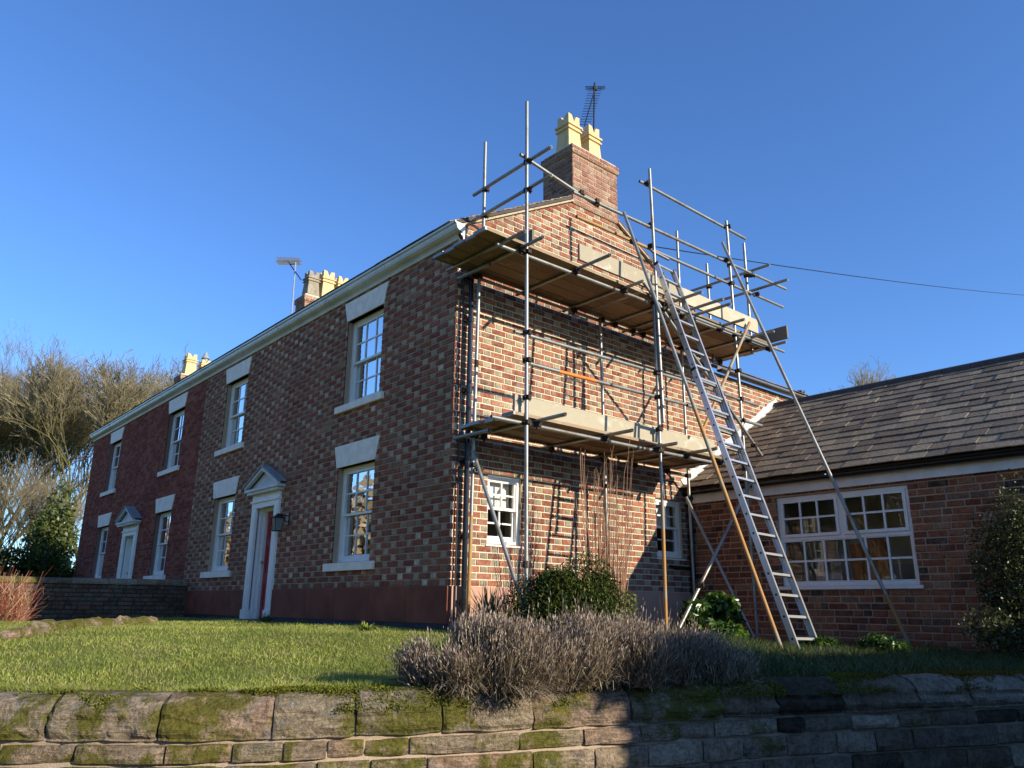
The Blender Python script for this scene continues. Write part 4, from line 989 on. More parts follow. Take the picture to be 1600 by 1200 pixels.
    # decks
    def deck(x0, x1, y0, y1, z, n, cuts, cant=0.):
        w = (y1-y0)/n; xs = [x0]+cuts+[x1]
        for k in range(n):
            for a, b in zip(xs, xs[1:]):
                ya, yb = y0+w*k+.004, y0+w*(k+1)-.004; e0 = a+(.004 if a != x0 else random.uniform(-.05, .03)); e1 = b-(.004 if b != x1 else random.uniform(-.05, .05)); dz = random.uniform(-.002, .004)
                mb = MB(); mb.box(e0, e1, ya, yb, z+dz, z+dz+.038); o = mb.build('board', M['board'], s)
                for xe in (e0, e1):
                    m2 = MB(); sg = .028 if xe == e0 else -.028; m2.box(min(xe-.002*(1 if sg > 0 else -1), xe+sg), max(xe-.002*(1 if sg > 0 else -1), xe+sg), ya-.002, yb+.002, z+dz-.002, z+dz+.040); m2.build('end_band', M['tube'], o)
    deck(-.53, 6.05, -1.30, -.18, 4.888, 5, [2.35]); deck(-.02, 4.45, -1.27, -.18, 2.668, 5, [3.1])
    # toe boards
    def toe(a, b, y, z0, z1, mat='toe'):
        mb = MB(); mb.box(a, b, y-.019, y+.019, z0, z1); mb.build('toe_board', M[mat], s)
    toe(.03, 4.12, -1.17, 2.712, 2.945); toe(1.05, 3.2, -1.31, 4.99, 5.225); toe(3.205, 5.42, -1.31, 4.99, 5.235)
    mb = MB(); mb.box(.205, .243, -1.30, -.30, 4.935, 5.16); mb.build('toe_board', M['toe_grey'], s)
    mb = MB(); mb.box(5.84, 5.878, -1.62, -.55, 4.935, 5.165); mb.build('toe_board', M['toe_grey'], s)
    # couplers where tubes cross
    for x in (.13, 2.66, 4.775):
        for z in (2.59, 3.37, 3.73, 4.81): coupler((x, O+.02, z))
        for z in ((5.7, 6.12) if x < 1 else (5.74, 6.08, 6.8)): coupler((x, O+.02, z))
        coupler((x, O+.02, 2.9 if x < 3 else 4.2))
    for x in (.12, 2.59, 4.62):
        for z in (2.58, 4.80, 2.2): coupler((x, I+.02, z))
    for p in ((.20, I, 6.15), (.20, I, 5.74), (5.55, I, 6.21), (5.6, -1.06, 5.86), (5.6, -1.06, 6.2), (4.67, I, 5.9)): coupler(p)
    for x in (.31, 1.53, 2.6, 3.29, 4.1): coupler((x, O+.03, 2.60), 'x'); coupler((x, I+.05, 2.60), 'x')
    for x in (.05, 1.04, 2.0, 2.93, 3.38, 3.62, 4.34, 5.17, 5.8): coupler((x, O+.03, 4.82), 'x'); coupler((x, I+.05, 4.81), 'x')
    coupler((1.15, R1-.03, 6.04), 'x'); coupler((1.45, R1-.03, 6.02), 'x'); coupler((5.0, O-.03, 2.99)); coupler((2.8, O-.05, 4.72)); coupler((3.3, O-.06, .78)); coupler((.16, I-.05, 2.15)); coupler((5.5, R1, 6.12)); coupler((5.58, R1, 5.78)); coupler((2.15, O-.05, 5.62)); coupler((4.6, O-.05, 6.1))
    # splice sleeves seen on the tubes
    for p, q in (((.13, O, .9), (.13, O, .98)), ((2.38, O+.05, 2.59), (2.46, O+.05, 2.59)), ((.13, I, 3.5), (.13, I, 3.6))):
        mb = MB(); mb.tube(p, q, .029, 10); mb.build('splice_sleeve', M['coupler'], s)
BR4 = ((4.38, -.42, 2.19), (4.45, -1.42, .08)); BRW = (.18, -1.36, .16)
RKA = ((2.02, -3.3, .0), (1.95, -1.37, 6.0), .50); RKB = ((4.80, -3.5, -.1), (4.42, -1.39, 6.34), .12)
scaffold()

def ladder():
    t = thing('extension_ladder', (2.5, -3.3, -.05), 'tall aluminium extension ladder leaning on the scaffold', 'ladder')
    def section(p, q, w, name, nr, first, dz=0.):
        p, q = Vector(p), Vector(q); ax = Vector((1, 0, -.03)).normalized(); d = (q-p).normalized(); n = ax.cross(d).normalized(); L = (q-p).length
        for k in (0, 1):
            mb = MB(); o = ax*(w*k); a = p+o; b = q+o; sg = 1 if k == 0 else -1
            mb.obox(a, b, .010, .078, up=n); mb.obox(a+ax*(.012*sg)+n*.034, b+ax*(.012*sg)+n*.034, .024, .008, up=n); mb.obox(a+ax*(.012*sg)-n*.034, b+ax*(.012*sg)-n*.034, .024, .008, up=n)
            st = mb.build('stile', M['alu'], t)
            m2 = MB(); e = a if k == 0 else a; m2.obox(e-d*.03, e+d*.05, .03, .085, up=n); m2.obox(b-d*.03, b+d*.006, .028, .082, up=n); m2.build('end_cap', M['alu_dark'], st)
            m3 = MB()
            for i in range(nr):
                c = a+d*(first+.252*i); m3.tube(c-ax*(sg*.008), c-ax*(sg*.004), .014, 8)
            m3.build('rung_plug', M['alu_dark'], st, kind='stuff')
        for i in range(nr):
            c = p+d*(first+.252*i); mb = MB(); mb.obox(c+ax*.004, c+ax*(w-.004), .030, .032, up=n); mb.build('rung', M['alu'], t)
    section((2.343, -3.3, -.042), LT1, .48, 'lower', 15, .22)
    section(LB2, LT2, .41, 'upper', 14, .18)
LT1 = (2.56, -1.98, 3.62); LB2 = (2.60, -2.38, 2.32); LT2 = (2.60, -1.40, 5.40)
ladder()

def aerials():
    t = thing('television_aerial', (3.45, .6, 8.0), 'dark many-pronged aerial rising beside the cream pots of the gable chimney', 'aerial')
    mb = MB(); mb.tube((3.42, .6, 7.3), (3.56, .6, 10.15), .016, 8); mb.build('mast', M['aerial'], t)
    a, b = Vector((3.2, .55, 9.0)), Vector((3.62, .62, 10.12)); side = Vector((math.cos(R(41)), -math.sin(R(41)), .02))
    mb = MB(); mb.tube(a, b, .012, 6); mb.build('boom', M['aerial'], t)
    for i in range(15):
        c = a.lerp(b, .04+.9*i/14); w = .10+.035*i/14; mb = MB(); mb.tube(c-side*w, c+side*w, .0055, 5); mb.build('element', M['aerial'], t)
    mb = MB(); c = b-(b-a)*.06
    for k in (-1, 1):
        for j in range(3): q = c+Vector((0, 0, .03*j-.02)); mb.tube(q+side*(.02*k), q+side*(.19*k), .007, 5)
    mb.box(c.x-.03, c.x+.03, c.y-.03, c.y+.03, c.z-.04, c.z+.04); mb.build('dipole', M['aerial'], t)
    t = thing('television_aerial', (2.8, 11.55, 7.1), 'pale aerial on a slim white mast above the gutter near three chimney pots', 'aerial')
    mb = MB(); mb.tube((2.8, 11.5, 7.0), (2.8, 11.62, 9.95), .022, 8); mb.build('mast', M['aerial_pale'], t)
    a, b = Vector((2.8, 11.15, 9.25)), Vector((2.8, 12.2, 10.2)); mb = MB(); mb.tube(a, b, .016, 6); mb.tube((2.8, 11.62, 9.9), (2.8, 11.95, 10.0), .014, 6); mb.build('boom', M['aerial'], t)
    for i in range(5):
        c = a.lerp(b, .80+.2*i/4); mb = MB(); mb.tube(c-Vector((.26, -.22, 0)), c+Vector((.26, -.22, 0)), .014, 5); mb.tube(c-Vector((.26, -.22, -.1)), c+Vector((.26, -.22, .1)), .010, 5); mb.build('element', M['aerial_pale'], t)
    # overhead line from the gable to a pole across the way
    pts = []; p0, p1 = Vector((4.6, .25, 6.93)), Vector((34.0, .3, 14.1))
    for i in range(25):
        u = i/24; p = p0.lerp(p1, u); p.z -= .16*4*u*(1-u); pts.append(p)
    mb = MB()
    for p, q in zip(pts, pts[1:]): mb.tube(p, q, .011, 5, caps=False)
    tag(mb.build('overhead_cable', M['aerial']), 'thin black overhead cable running from the gable across the blue sky', 'cable')
aerials()

def wall_lamp():
    t = thing('wall_lantern', (-.2, 4.6, 1.6), 'black lantern on a bracket beside the red front door', 'lamp')
    y = 4.62; mb = MB(); mb.box(-.03, -.008, y-.05, y+.05, 1.78, 1.98); mb.tube((-.03, y, 1.93), (-.2, y, 1.95), .010, 8); mb.tube((-.03, y, 1.82), (-.14, y, 1.94), .008, 8); mb.build('bracket', M['black'], t)
    mb = MB(); c = (-.2, y)
    def ring(s, z): return [(c[0]+a*s, c[1]+b*s, z) for a, b in ((-1, -1), (1, -1), (1, 1), (-1, 1))]
    mb.loft([ring(.085, 1.875), ring(.10, 1.885), ring(.03, 1.935), ring(.012, 1.96)]); mb.loft([ring(.055, 1.655), ring(.06, 1.67), ring(.05, 1.675)])
    for a, b in ((-1, -1), (1, -1), (1, 1), (-1, 1)): mb.tube((c[0]+a*.055, c[1]+b*.055, 1.67), (c[0]+a*.078, c[1]+b*.078, 1.88), .006, 5)
    mb.build('lantern_frame', M['black'], t)
    mb = MB(); mb.loft([ring(.05, 1.675), ring(.072, 1.875)]); mb.build('lantern_glass', M['lamp_glass'], t)
wall_lamp()

# ------------------------------------------------------------------ retaining wall and garden walls
def retaining_wall():
    t = thing('retaining_wall', (-2.5, -4.0, -1.2), 'long mossy sandstone retaining wall with big weathered coping stones, holding up the front lawn', 'wall')
    rows = [(-.25, -.362), (-.362, -.515), (-.515, -.68), (-.68, -.86), (-.86, -1.03), (-1.03, -1.22)]
    n = 60; rings = []
    for i in range(n+1):
        s0 = WS[-1]*i/n; P = lambda off, z: (lambda p: (p.x, p.y, z))(wpt(s0, off)[0])
        rings.append([P(.36, -1.25), P(.016, -1.25), P(.010, -.26), P(.005, -.24), P(.030, -.135), P(.05, -.065), P(.36, -.065)])
    mb = MB(); mb.loft(rings[:36]); mb.build('wall_core', M['stone_mortar'], t); mb = MB(); mb.loft(rings[35:]); mb.build('wall_core', M['grey_mortar'], t)
    def stone(s0, s1, prof, amp, mat, name, seed, nseg):
        mb = MB(); rings = []; e = .006
        for i in range(nseg+1):
            f = i/nseg; s = s0+e+(s1-s0-2*e)*f; inset = (.010 if i in (0, nseg) else 0); ring = []
            for k, (d, z) in enumerate(prof):
                edge = k in (0, len(prof)-1)
                nz = 0 if edge else amp*(mnoise.noise((s*4.5+seed, z*13, seed*.7))*1.0 + .55*mnoise.noise((s*13, z*34, seed)) + .25*mnoise.noise((s*30, z*60, seed)))
                dd = d+nz-inset*(0 if edge else 1); p, _ = wpt(s, -dd); zz = z + (0 if edge else .35*amp*mnoise.noise((s*6, z*9+5, seed*1.3)))
                if amp > .02 and i in (0, nseg) and not edge: zz += (-.008 if z > -.1 else 0)
                ring.append((p.x, p.y, zz))
            rings.append(ring)
        mb.loft(rings, close=True)
        return mb.build(name, mat, t, smooth=False)
    cj = [.1, .85, 1.6, 2.3, 3.1, 3.75, 4.5, 5.44, 6.04, 6.64, 7.10, 7.61, 8.19, 8.89, 9.62, 10.09, 10.66, 11.35, 11.85, 12.5, 13.2, 13.9, 14.6, 15.3, 16.0]
    r2 = [.1, .6, 1.2, 1.7, 2.3, 2.8, 3.3, 3.9, 4.4, 4.9, 5.21, 5.61, 6.09, 6.44, 6.71, 6.95, 7.16, 7.42, 8.10, 8.54, 8.95, 9.26, 9.54, 10.08, 10.31, 10.71, 11.14, 11.44, 11.89, 12.32, 12.8, 13.4, 14.0, 14.6, 15.2, 16.0]
    r3 = [5.0, 5.5, 6.0, 6.4, 6.9, 7.2, 7.53, 8.19, 8.62, 9.01, 9.44, 9.77, 10.15, 10.57, 10.91, 11.25, 12.07, 12.6, 13.2]
    sd = 1
    for a, b in zip(cj, cj[1:]):
        sd += 1; h = random.uniform(-.008, .010); f = random.uniform(-.01, .012)
        prof = [(-.36, -.23), (-.36, -.04+h), (-.24, -.01+h), (-.13, -.008+h), (-.07, -.022+h), (-.028, -.05), (.002+f*.5, -.082), (.012+f, -.108), (.012, -.135), (.024+f, -.158), (.036, -.18), (.028, -.205), (.012, -.226), (.022, -.236), (-.02, -.243)]
        stone(a, b, prof, .026, M['stone'] if b < 9.7 else M['stone_shaded'], 'coping_stone', sd*3.1, max(10, int((b-a)/.022)))
    def course(js, z1, z0, shade_from):
        nonlocal sd
        for a, b in zip(js, js[1:]):
            sd += 1; f = random.uniform(-.008, .012); h = (z1-z0); zz = [z0+.008+(h-.016)*q for q in (0, .06, .3, .6, .94, 1)]
            prof = [(-.2, zz[0]), (-.003+f, zz[0]), (.012+f, zz[1]), (.018+f, zz[2]), (.018+f, zz[3]), (.010+f, zz[4]), (-.006+f, zz[5]), (-.2, zz[5])]
            stone(a, b, prof, .017, M['stone'] if b < shade_from else M['stone_shaded'], 'wall_stone', sd*2.3, max(6, int((b-a)/.045)))
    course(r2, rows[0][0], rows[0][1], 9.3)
    rj = [.1]
    while rj[-1] < 4.4: rj.append(rj[-1]+random.uniform(.35, .6))
    r3f = rj+r3
    while r3f[-1] < 15.9: r3f.append(r3f[-1]+random.uniform(.3, .5))
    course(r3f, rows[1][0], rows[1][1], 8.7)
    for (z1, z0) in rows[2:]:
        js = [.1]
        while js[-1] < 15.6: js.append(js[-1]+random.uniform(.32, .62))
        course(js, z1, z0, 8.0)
    # moss cushions on the coping
    N = 34000; s = RNG.uniform(5.0, 13.5, N*3); off = RNG.uniform(-.03, .30, N*3); keep = []
    for a, b in zip(s, off):
        v = mnoise.noise((a*1.7, b*5, 3.3))+.5*mnoise.noise((a*6, b*12, 8.8))+(.10 if b > .16 else 0)-(.10 if a < 7.2 else -.05)
        if v > .12: keep.append((a, b))
    keep = keep[:N]; C = np.array([[*wpt(a, b)[0][:2], (-.004 if b > .1 else -.085+.85*b)+.006] for a, b in keep]); C += RNG.normal(0, .006, C.shape)
    L = leaves(C, .0115, up=1.2, aspect=.8); mi = (C[:, 0] > .2).astype(int)
    npmesh('moss', L, 4, [M['moss'], M['moss_brown']], mi, parent=t, kind='stuff')
retaining_wall()

def side_wall():
    t = thing('garden_wall', (-3.4, 9.2, 0), 'low dark brick garden wall with stone coping meeting the front of the terrace', 'wall')
    mb = MB(); mb.box(-9.5, -.02, 9.11, 9.30, -.3, .82); mb.build('wall_core', M['dark_mortar'], t)
    fr = ((0, 9.10, 0), (1, 0, 0), (0, -1, 0), 0.); rects = flemish(-9.5, -.02, -.06, .81, .0795, .235, .118, .014, rnd_bond=True)
    lay_bricks(t, rects, fr, (M['garden_brick'], M['garden_brick']), 180, proud=.008, jit=.008)
    x = -9.5
    while x < -.05:
        w = min(random.uniform(.5, .8), -.02-x); mb = MB(); h = random.uniform(-.008, .008)
        mb.loft([[(xx, yy, zz+h) for yy, zz in ((9.06, .825), (9.055, .87), (9.10, .915), (9.2, .935), (9.3, .915), (9.345, .87), (9.34, .825))] for xx in (x+.004, x+w-.004)]); mb.build('coping_stone', M['stone_shaded'] if x > -2.9 else M['stone'], t); x += w  # coping changes to the shaded stone copy inside the house shadow
side_wall()

def edging():
    pts = [(-4.9, .45), (-4.49, .92), (-4.23, 1.24), (-3.9, 1.77), (-3.46, 2.35), (-2.93, 3.05), (-2.4, 3.93), (-1.9, 4.9)]
    i = 0; segs = []
    for a, b in zip(pts, pts[1:]):
        L = math.dist(a, b); n = max(1, round(L/.42))
        for k in range(n): segs.append(((a[0]+(b[0]-a[0])*k/n, a[1]+(b[1]-a[1])*k/n), (a[0]+(b[0]-a[0])*(k+1)/n, a[1]+(b[1]-a[1])*(k+1)/n)))
    t = thing('edging_kerb', (-3.5, 2.5, .05), 'low line of rough pale stones edging the far side of the lawn', 'kerb')
    for k, (a, b) in enumerate(segs):
        a, b = Vector((*a, 0)), Vector((*b, 0)); d = (b-a).normalized(); n = Vector((-d.y, d.x, 0)); rings = []
        w = random.uniform(.07, .11); h = random.uniform(.05, .10)
        for j in range(6):
            p = a.lerp(b, .03+.94*j/5); g = gz(p.x-n.x*.1, p.y-n.y*.1); f = .8 if j in (0, 5) else 1.
            rr = []
            for q in range(8):
                an = 2*math.pi*q/8; rr.append(p+n*(math.cos(an)*w*f*(1+.25*mnoise.noise((k*3.1, j, q))))+Vector((0, 0, g+.02+math.sin(an)*h*f*(1+.35*mnoise.noise((k*2.7, j*1.3, q+9))))))
            rings.append(rr)
        mb = MB(); mb.loft(rings); mb.build('edging_stone', M['stone'], t)
edging()

# ------------------------------------------------------------------ grass
def grass(name, N, sampler, h, w, mat, label, lean=.35, hold=None):
    P = sampler(N); N = len(P); z = gh(P[:, 0], P[:, 1])-.005
    base = np.column_stack([P, z]); az = RNG.uniform(0, 2*math.pi, N); side = np.column_stack([np.cos(az), np.sin(az), np.zeros(N)])
    dirn = np.column_stack([RNG.normal(0, lean, N), RNG.normal(0, lean, N), np.ones(N)]); hh = h*(.45+.9*RNG.random(N))
    if hold is not None: hh = hh*hold(P)
    p1 = base+dirn*hh[:, None]*.55; p2 = base+dirn*hh[:, None]*np.array([1.45, 1.45, .95])
    Pp = np.stack([base, p1, p2], 1); wd = np.stack([np.full(N, w), np.full(N, w*.8), np.full(N, w*.12)], 1)
    o = npmesh(name, strips(Pp, side, wd), 4, mat, kind='stuff', origin=(0, 0, 0))
    return tag(o, label=label, cat='grass')
def samp_lawn(N):
    out = []; 
    x = RNG.uniform(-9, -.15, N*4); y = RNG.uniform(-4.2, 9.0, N*4); d = wdist(x, y); dist = np.hypot(x+5.9, y+7.95)
    bed = (x > -1.0-(y+.5)*.0) & (y < -.4) & (x+2.3 > -(y+2.6)*1.2)
    ok = (d > .33) & (dist > 3.2) & (RNG.random(N*4) < np.clip((5.2/dist)**1.7, 0, 1)) & ~((x > -.75) & (y < 8.8) & (RNG.random(N*4) < .8))
    ok &= ~((x > -2.7) & (y < -2.7+(x+2.7)*.3))
    return np.column_stack([x, y])[ok][:N]
patch = lambda P: np.array([.75+.7*max(0, mnoise.noise((a*1.4, b*1.4, 0))+.15) for a, b in P])
grass('lawn_grass', 105000, samp_lawn, .037, .0062, M['grass'], 'short bright green grass of the sloping front lawn', hold=patch)
def samp_edge(N):
    s = RNG.uniform(4.6, 8.6, N); off = .30+np.abs(RNG.normal(0, .07, N)); return np.array([wpt(a, b)[0][:2] for a, b in zip(s, off)])
grass('verge_grass', 9000, samp_edge, .075, .007, M['grass'], 'longer grass fringe growing just behind the wall coping')
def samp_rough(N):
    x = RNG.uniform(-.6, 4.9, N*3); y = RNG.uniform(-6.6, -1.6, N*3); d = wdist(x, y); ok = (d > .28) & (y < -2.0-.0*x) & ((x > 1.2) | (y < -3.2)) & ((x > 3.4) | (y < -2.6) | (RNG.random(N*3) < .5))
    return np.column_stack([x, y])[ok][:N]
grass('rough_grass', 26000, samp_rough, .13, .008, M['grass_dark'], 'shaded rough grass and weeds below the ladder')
def samp_far(N):
    x = RNG.uniform(-8, -.4, N); y = RNG.uniform(8.2, 9.05, N); return np.column_stack([x, y])

# ------------------------------------------------------------------ plants
def lavender(c, r, h, n, label, lean=(0, 0), dark=False):
    x, y = c; g = gz(x, y) if float(wdist(x, y)) > .3 else -.02
    t = thing('lavender_bush', (x, y, g), label, 'shrub', 'lavender bushes along the wall top')
    K = 11; ka = RNG.uniform(0, 2*math.pi, K); kr = np.sqrt(RNG.random(K)); kt = kr*RNG.uniform(.5, 1.15, K); kl = RNG.uniform(.68, 1.16, K); k = RNG.integers(0, K, n)
    az = ka[k]+RNG.normal(0, .6, n); rr = np.clip(kt[k]*.8+RNG.normal(0, .16, n), 0, 1.15)
    base = np.column_stack([x+np.cos(ka[k])*kr[k]*r*.55+RNG.normal(0, .02, n), y+np.sin(ka[k])*kr[k]*r*.55+RNG.normal(0, .02, n), np.full(n, g)])
    base[:, :2] += RNG.normal(0, r*.16, (n, 2)); sp = rr*r*(.35+.5*RNG.random(n)); L = h*kl[k]*(.45+.58*RNG.random(n)**.7)*np.sqrt(np.clip(1-.4*np.minimum(rr, 1)**2, .2, 1))
    d = np.column_stack([np.cos(az)*sp+lean[0], np.sin(az)*sp+lean[1]*rr, L]); outw = (np.sin(az) < -.2) & (rr > .55)
    hang = .45 if lean[1] < -.1 else .10
    droop = ((rr > .85) & (RNG.random(n) < .12)) | (outw & (RNG.random(n) < hang)); d[droop, 2] *= RNG.uniform(-.1 if hang > .3 else .25, .5, droop.sum()); d[droop, :2] *= 1.2
    tall = RNG.random(n) < .03; d[tall, 2] *= 1.35
    p1 = base+d*np.array([.60, .60, .45])+np.column_stack([np.zeros(n), np.zeros(n), .05*(d[:, 2] < .1)]); p2 = base+d*np.array([1, 1, .86])+RNG.normal(0, .018, (n, 3)); p3 = base+d*np.array([1.12, 1.12, 1.12])+RNG.normal(0, .026, (n, 3))
    side = vnorm(np.column_stack([RNG.normal(size=n), RNG.normal(size=n), np.zeros(n)]))
    w = np.tile(np.array([.0050, .0038, .0026, .0022]), (n, 1)); V = strips(np.stack([base, p1, p2, p3], 1), side, w); k1 = len(V)
    sel = RNG.random(n) < .7; hd = p3[sel]; dsel = d[sel]; m = len(hd); up = np.array([0, 0, 1.]); dd = vnorm(dsel+np.array([0, 0, .1])); Vh = []
    for s2 in (0, 1):
        sv = vnorm(np.column_stack([RNG.normal(size=m), RNG.normal(size=m), np.zeros(m)])); hl = .018+.020*RNG.random(m)
        Vh.append(np.stack([hd-dd*hl[:, None]*.5, hd+sv*.0045, hd+dd*hl[:, None]*.6, hd-sv*.0045], 1))
    Vh = np.concatenate(Vh); q = base.repeat(2, 0); qq = q+d.repeat(2, 0)*RNG.uniform(.15, .75, (2*n, 1))+RNG.normal(0, .02, (2*n, 3)); Lf = leaves(qq, .055, up=1.6, aspect=.12)
    npmesh('stems', V, 4, M['lav_stem'], parent=t, kind='stuff'); npmesh('seed_heads', Vh, 4, M['lav_head'], parent=t, kind='stuff'); npmesh('foliage', Lf, 4, M['lav_leaf'], parent=t, kind='stuff')
for s_, off_, r_, h_, n_, lab_, ln_ in (
    (7.72, .34, .27, .36, 3600, 'sparser pale lavender bush at the left end of its row beside the lawn', (-.06, .0)),
    (7.93, .16, .33, .40, 7600, 'big grey lavender bush spilling over the coping in full sun', (.0, -.13)),
    (8.14, .36, .30, .37, 5200, 'lavender bush with dense upright stalks in front of the corner tubes', (0, 0)),
    (8.36, .18, .32, .39, 6600, 'sunlit lavender bush in front of the dark evergreen shrub', (0, -.09)),
    (8.68, .30, .30, .42, 6000, 'taller lavender bush in front of the bare coppery stems', (0, 0)),
    (9.04, .22, .31, .42, 5600, 'dusky lavender bush where the shade begins on the wall', (0, -.05)),
    (9.72, .22, .24, .26, 2600, 'small low lavender bush beyond the dark ones, nearest the weeds', (0, -.04)),
    (9.42, .24, .30, .35, 5000, 'darkest full-sized lavender bush, second from the ladder end of its row', (0, -.05))):
    p_, _u = wpt(s_, off_); lavender((p_.x, p_.y), r_, h_*.86, n_, lab_, ln_)

def shrub(name, label, cat, c, r, n, size, mat, lumps=9, aspect=.5, up=.3, stems=14, group=None, stem_mat=None, shell=.45):
    base = (c[0], c[1], c[2]-r[2]); t = thing(name, base, label, cat, group)
    C = blob(c, r, n, lumps=lumps, shell=shell); npmesh('foliage', leaves(C, size, up, aspect), 4, mat, parent=t, kind='stuff')
    mb = MB()
    for k in range(stems):
        q = C[RNG.integers(0, n)]; p0 = Vector((base[0]+random.uniform(-.1, .1)*r[0], base[1]+random.uniform(-.1, .1)*r[1], base[2]-.02)); m = p0.lerp(Vector(q), .5)+Vector((0, 0, r[2]*.15)); rr = max(r)*.012+.003
        mb.tube(p0, m, rr, 6, r2=rr*.7, caps=False); mb.tube(m, q, rr*.7, 6, r2=rr*.25, caps=False)
    mb.build('branches', stem_mat or M['holly_stem'], t, kind='stuff'); return t
shrub('evergreen_shrub', 'dense dark evergreen shrub in front of the lower scaffold tubes', 'shrub', (.42, -1.72, .48), (.74, .52, .52), 34000, .038, M['box'], 30, .40, .7)
shrub('yellow_shrub', 'small yellow-green leafy shrub against the terracotta plinth right of the bare stems', 'shrub', (1.62, -1.35, .42), (.30, .28, .33), 2600, .045, M['box_yellow'], 8, .45)
shrub('laurel_bush', 'broad-leaved laurel bush growing in the corner beside the ladder', 'shrub', (3.60, -1.35, .35), (.62, .45, .42), 2600, .105, M['laurel'], 12, .42)
shrub('laurel_bush', 'low bright laurel clump at the foot of the slanting brace', 'shrub', (3.02, -1.9, .12), (.36, .3, .22), 900, .10, M['laurel'], 8, .42)
shrub('ground_elder', 'leafy weeds around the feet of the aluminium ladder', 'plant', (2.95, -3.15, .02), (.42, .35, .16), 1800, .06, M['laurel'], 8, .5)
shrub('peony_clump', 'dark leafy clump under the wide white window', 'plant', (3.35, -3.75, .05), (.36, .32, .20), 1700, .075, M['laurel'], 8, .4)
shrub('cotoneaster', 'tall small-leaved climbing shrub against the old brick at the right', 'shrub', (4.62, -4.85, .85), (.30, .62, 1.10), 12000, .036, M['cotone'], 22, .55)
shrub('cotoneaster', 'lower dark spreading shrub at the end of the old brick wall', 'shrub', (4.35, -4.95, .25), (.62, .55, .50), 9000, .038, M['cotone'], 14, .55)
def arching(name, label, cat, c, n, h, sp, w, mat, seg=4, droop=.35, up=1., tips=None):
    t = thing(name, c, label, cat); az = RNG.uniform(0, 2*math.pi, n); d = np.column_stack([np.cos(az), np.sin(az), np.zeros(n)]); L = h*(.55+.5*RNG.random(n)); s = sp*(.2+.9*RNG.random(n))
    P = []
    for k in range(seg+1):
        f = k/seg; P.append(np.array(c)+d*(s*f**1.4)[:, None]+np.column_stack([RNG.normal(0, .004*k, n), RNG.normal(0, .004*k, n), L*(f*up-droop*f**3*(s/sp))])+d*.03)
    side = np.column_stack([-np.sin(az), np.cos(az), np.zeros(n)]); wd = np.stack([np.full(n, w*(1-.85*(k/seg)**2)) for k in range(seg+1)], 1)
    npmesh('leaves' if w > .008 else 'stems', strips(np.stack(P, 1), side, wd), 4, mat, parent=t, kind='stuff'); return t
arching('iris_clump', 'upright strappy iris leaves at the house corner behind the lavender', 'plant', (-.12, -.95, .16), 110, .62, .30, .024, M['iris'], 4, .2)
arching('daylily_tuft', 'small lime green tuft at the foot of the brown plinth', 'plant', (-1.0, .18, .17), 120, .17, .22, .020, M['tuft'], 4, .75)
arching('alpine_tuft', 'low feathery green plant growing on the front door step', 'plant', (-.42, 4.2, .18), 160, .20, .20, .012, M['iris'], 4, .5)
arching('catmint_tuft', 'flat grey green plant at the house base between door and window', 'plant', (-.35, 3.2, .18), 160, .10, .30, .012, M['iris'], 4, .6)
arching('red_twig_shrub', 'little reddish twiggy shrub against the sunlit plinth', 'shrub', (.45, -.75, .14), 420, .50, .42, .006, M['redtwig'], 4, .1)
def bare_stems():
    t = thing('bare_stemmed_shrub', (1.6, -1.25, .05), 'tall leafless shrub of thin coppery stems in front of the gable', 'shrub')
    mb = MB()
    for k in range(64):
        a = random.uniform(0, 2*math.pi); s = random.uniform(.05, .42); top = random.uniform(1.0, 2.35) if k > 5 else random.uniform(2.2, 2.55)
        p = Vector((1.55+math.cos(a)*.12, -1.25+math.sin(a)*.10, .05)); q = p+Vector((math.cos(a)*s, math.sin(a)*s*.7, top)); r0 = random.uniform(.006, .012); prev = p
        for i in range(1, 7):
            f = i/6; c = p.lerp(q, f)+Vector((math.sin(f*3.1)*.05*math.cos(a+1), math.sin(f*3)*.04, 0))+Vector((random.uniform(-.008, .008), random.uniform(-.008, .008), 0))
            mb.tube(prev, c, r0*(1-.7*(f-1/6)), 5, r2=r0*(1-.7*f), caps=False)
            if i > 2 and random.random() < .55:
                b = c+Vector((random.uniform(-.10, .10), random.uniform(-.08, .08), random.uniform(.10, .28))); mb.tube(c, b, .0028, 4, r2=.0012, caps=False)
            prev = c
    mb.build('stems', M['copper'], t, kind='stuff')
bare_stems()
def dogwood():
    for i, (x, y, lab) in enumerate(((-3.45, 8.35, 'mass of bright red dogwood stems in front of the low garden wall'), (-4.4, 8.1, 'red dogwood bush at the outer left beside the lawn edge'))):
        t = thing('dogwood_shrub', (x, y, .05), lab, 'shrub'); n = 1100; az = RNG.uniform(0, 2*math.pi, n); P = []
        b = np.column_stack([x+RNG.normal(0, .16, n), y+RNG.normal(0, .12, n), np.full(n, .05)]); s = RNG.uniform(.1, .55, n); L = RNG.uniform(.1, .85, n)
        for k in range(4):
            f = k/3; P.append(b+np.column_stack([np.cos(az)*s*f, np.sin(az)*s*f, L*f])+RNG.normal(0, .035*k, (n, 3)))
        side = vnorm(np.column_stack([RNG.normal(size=n), RNG.normal(size=n), RNG.normal(size=n)*.3])); w = np.tile([.012, .011, .009, .005], (n, 1)); V = strips(np.stack(P, 1), side, w)
        npmesh('stems', V, 4, M['dogwood'], parent=t, kind='stuff')
dogwood()
shrub('red_stem_hedge', 'dense low hedge of dull red stems along the sunlit part of the garden wall', 'hedge', (-3.95, 8.45, .42), (.95, .32, .44), 9000, .17, M['dogwood'], 20, .07, .8)

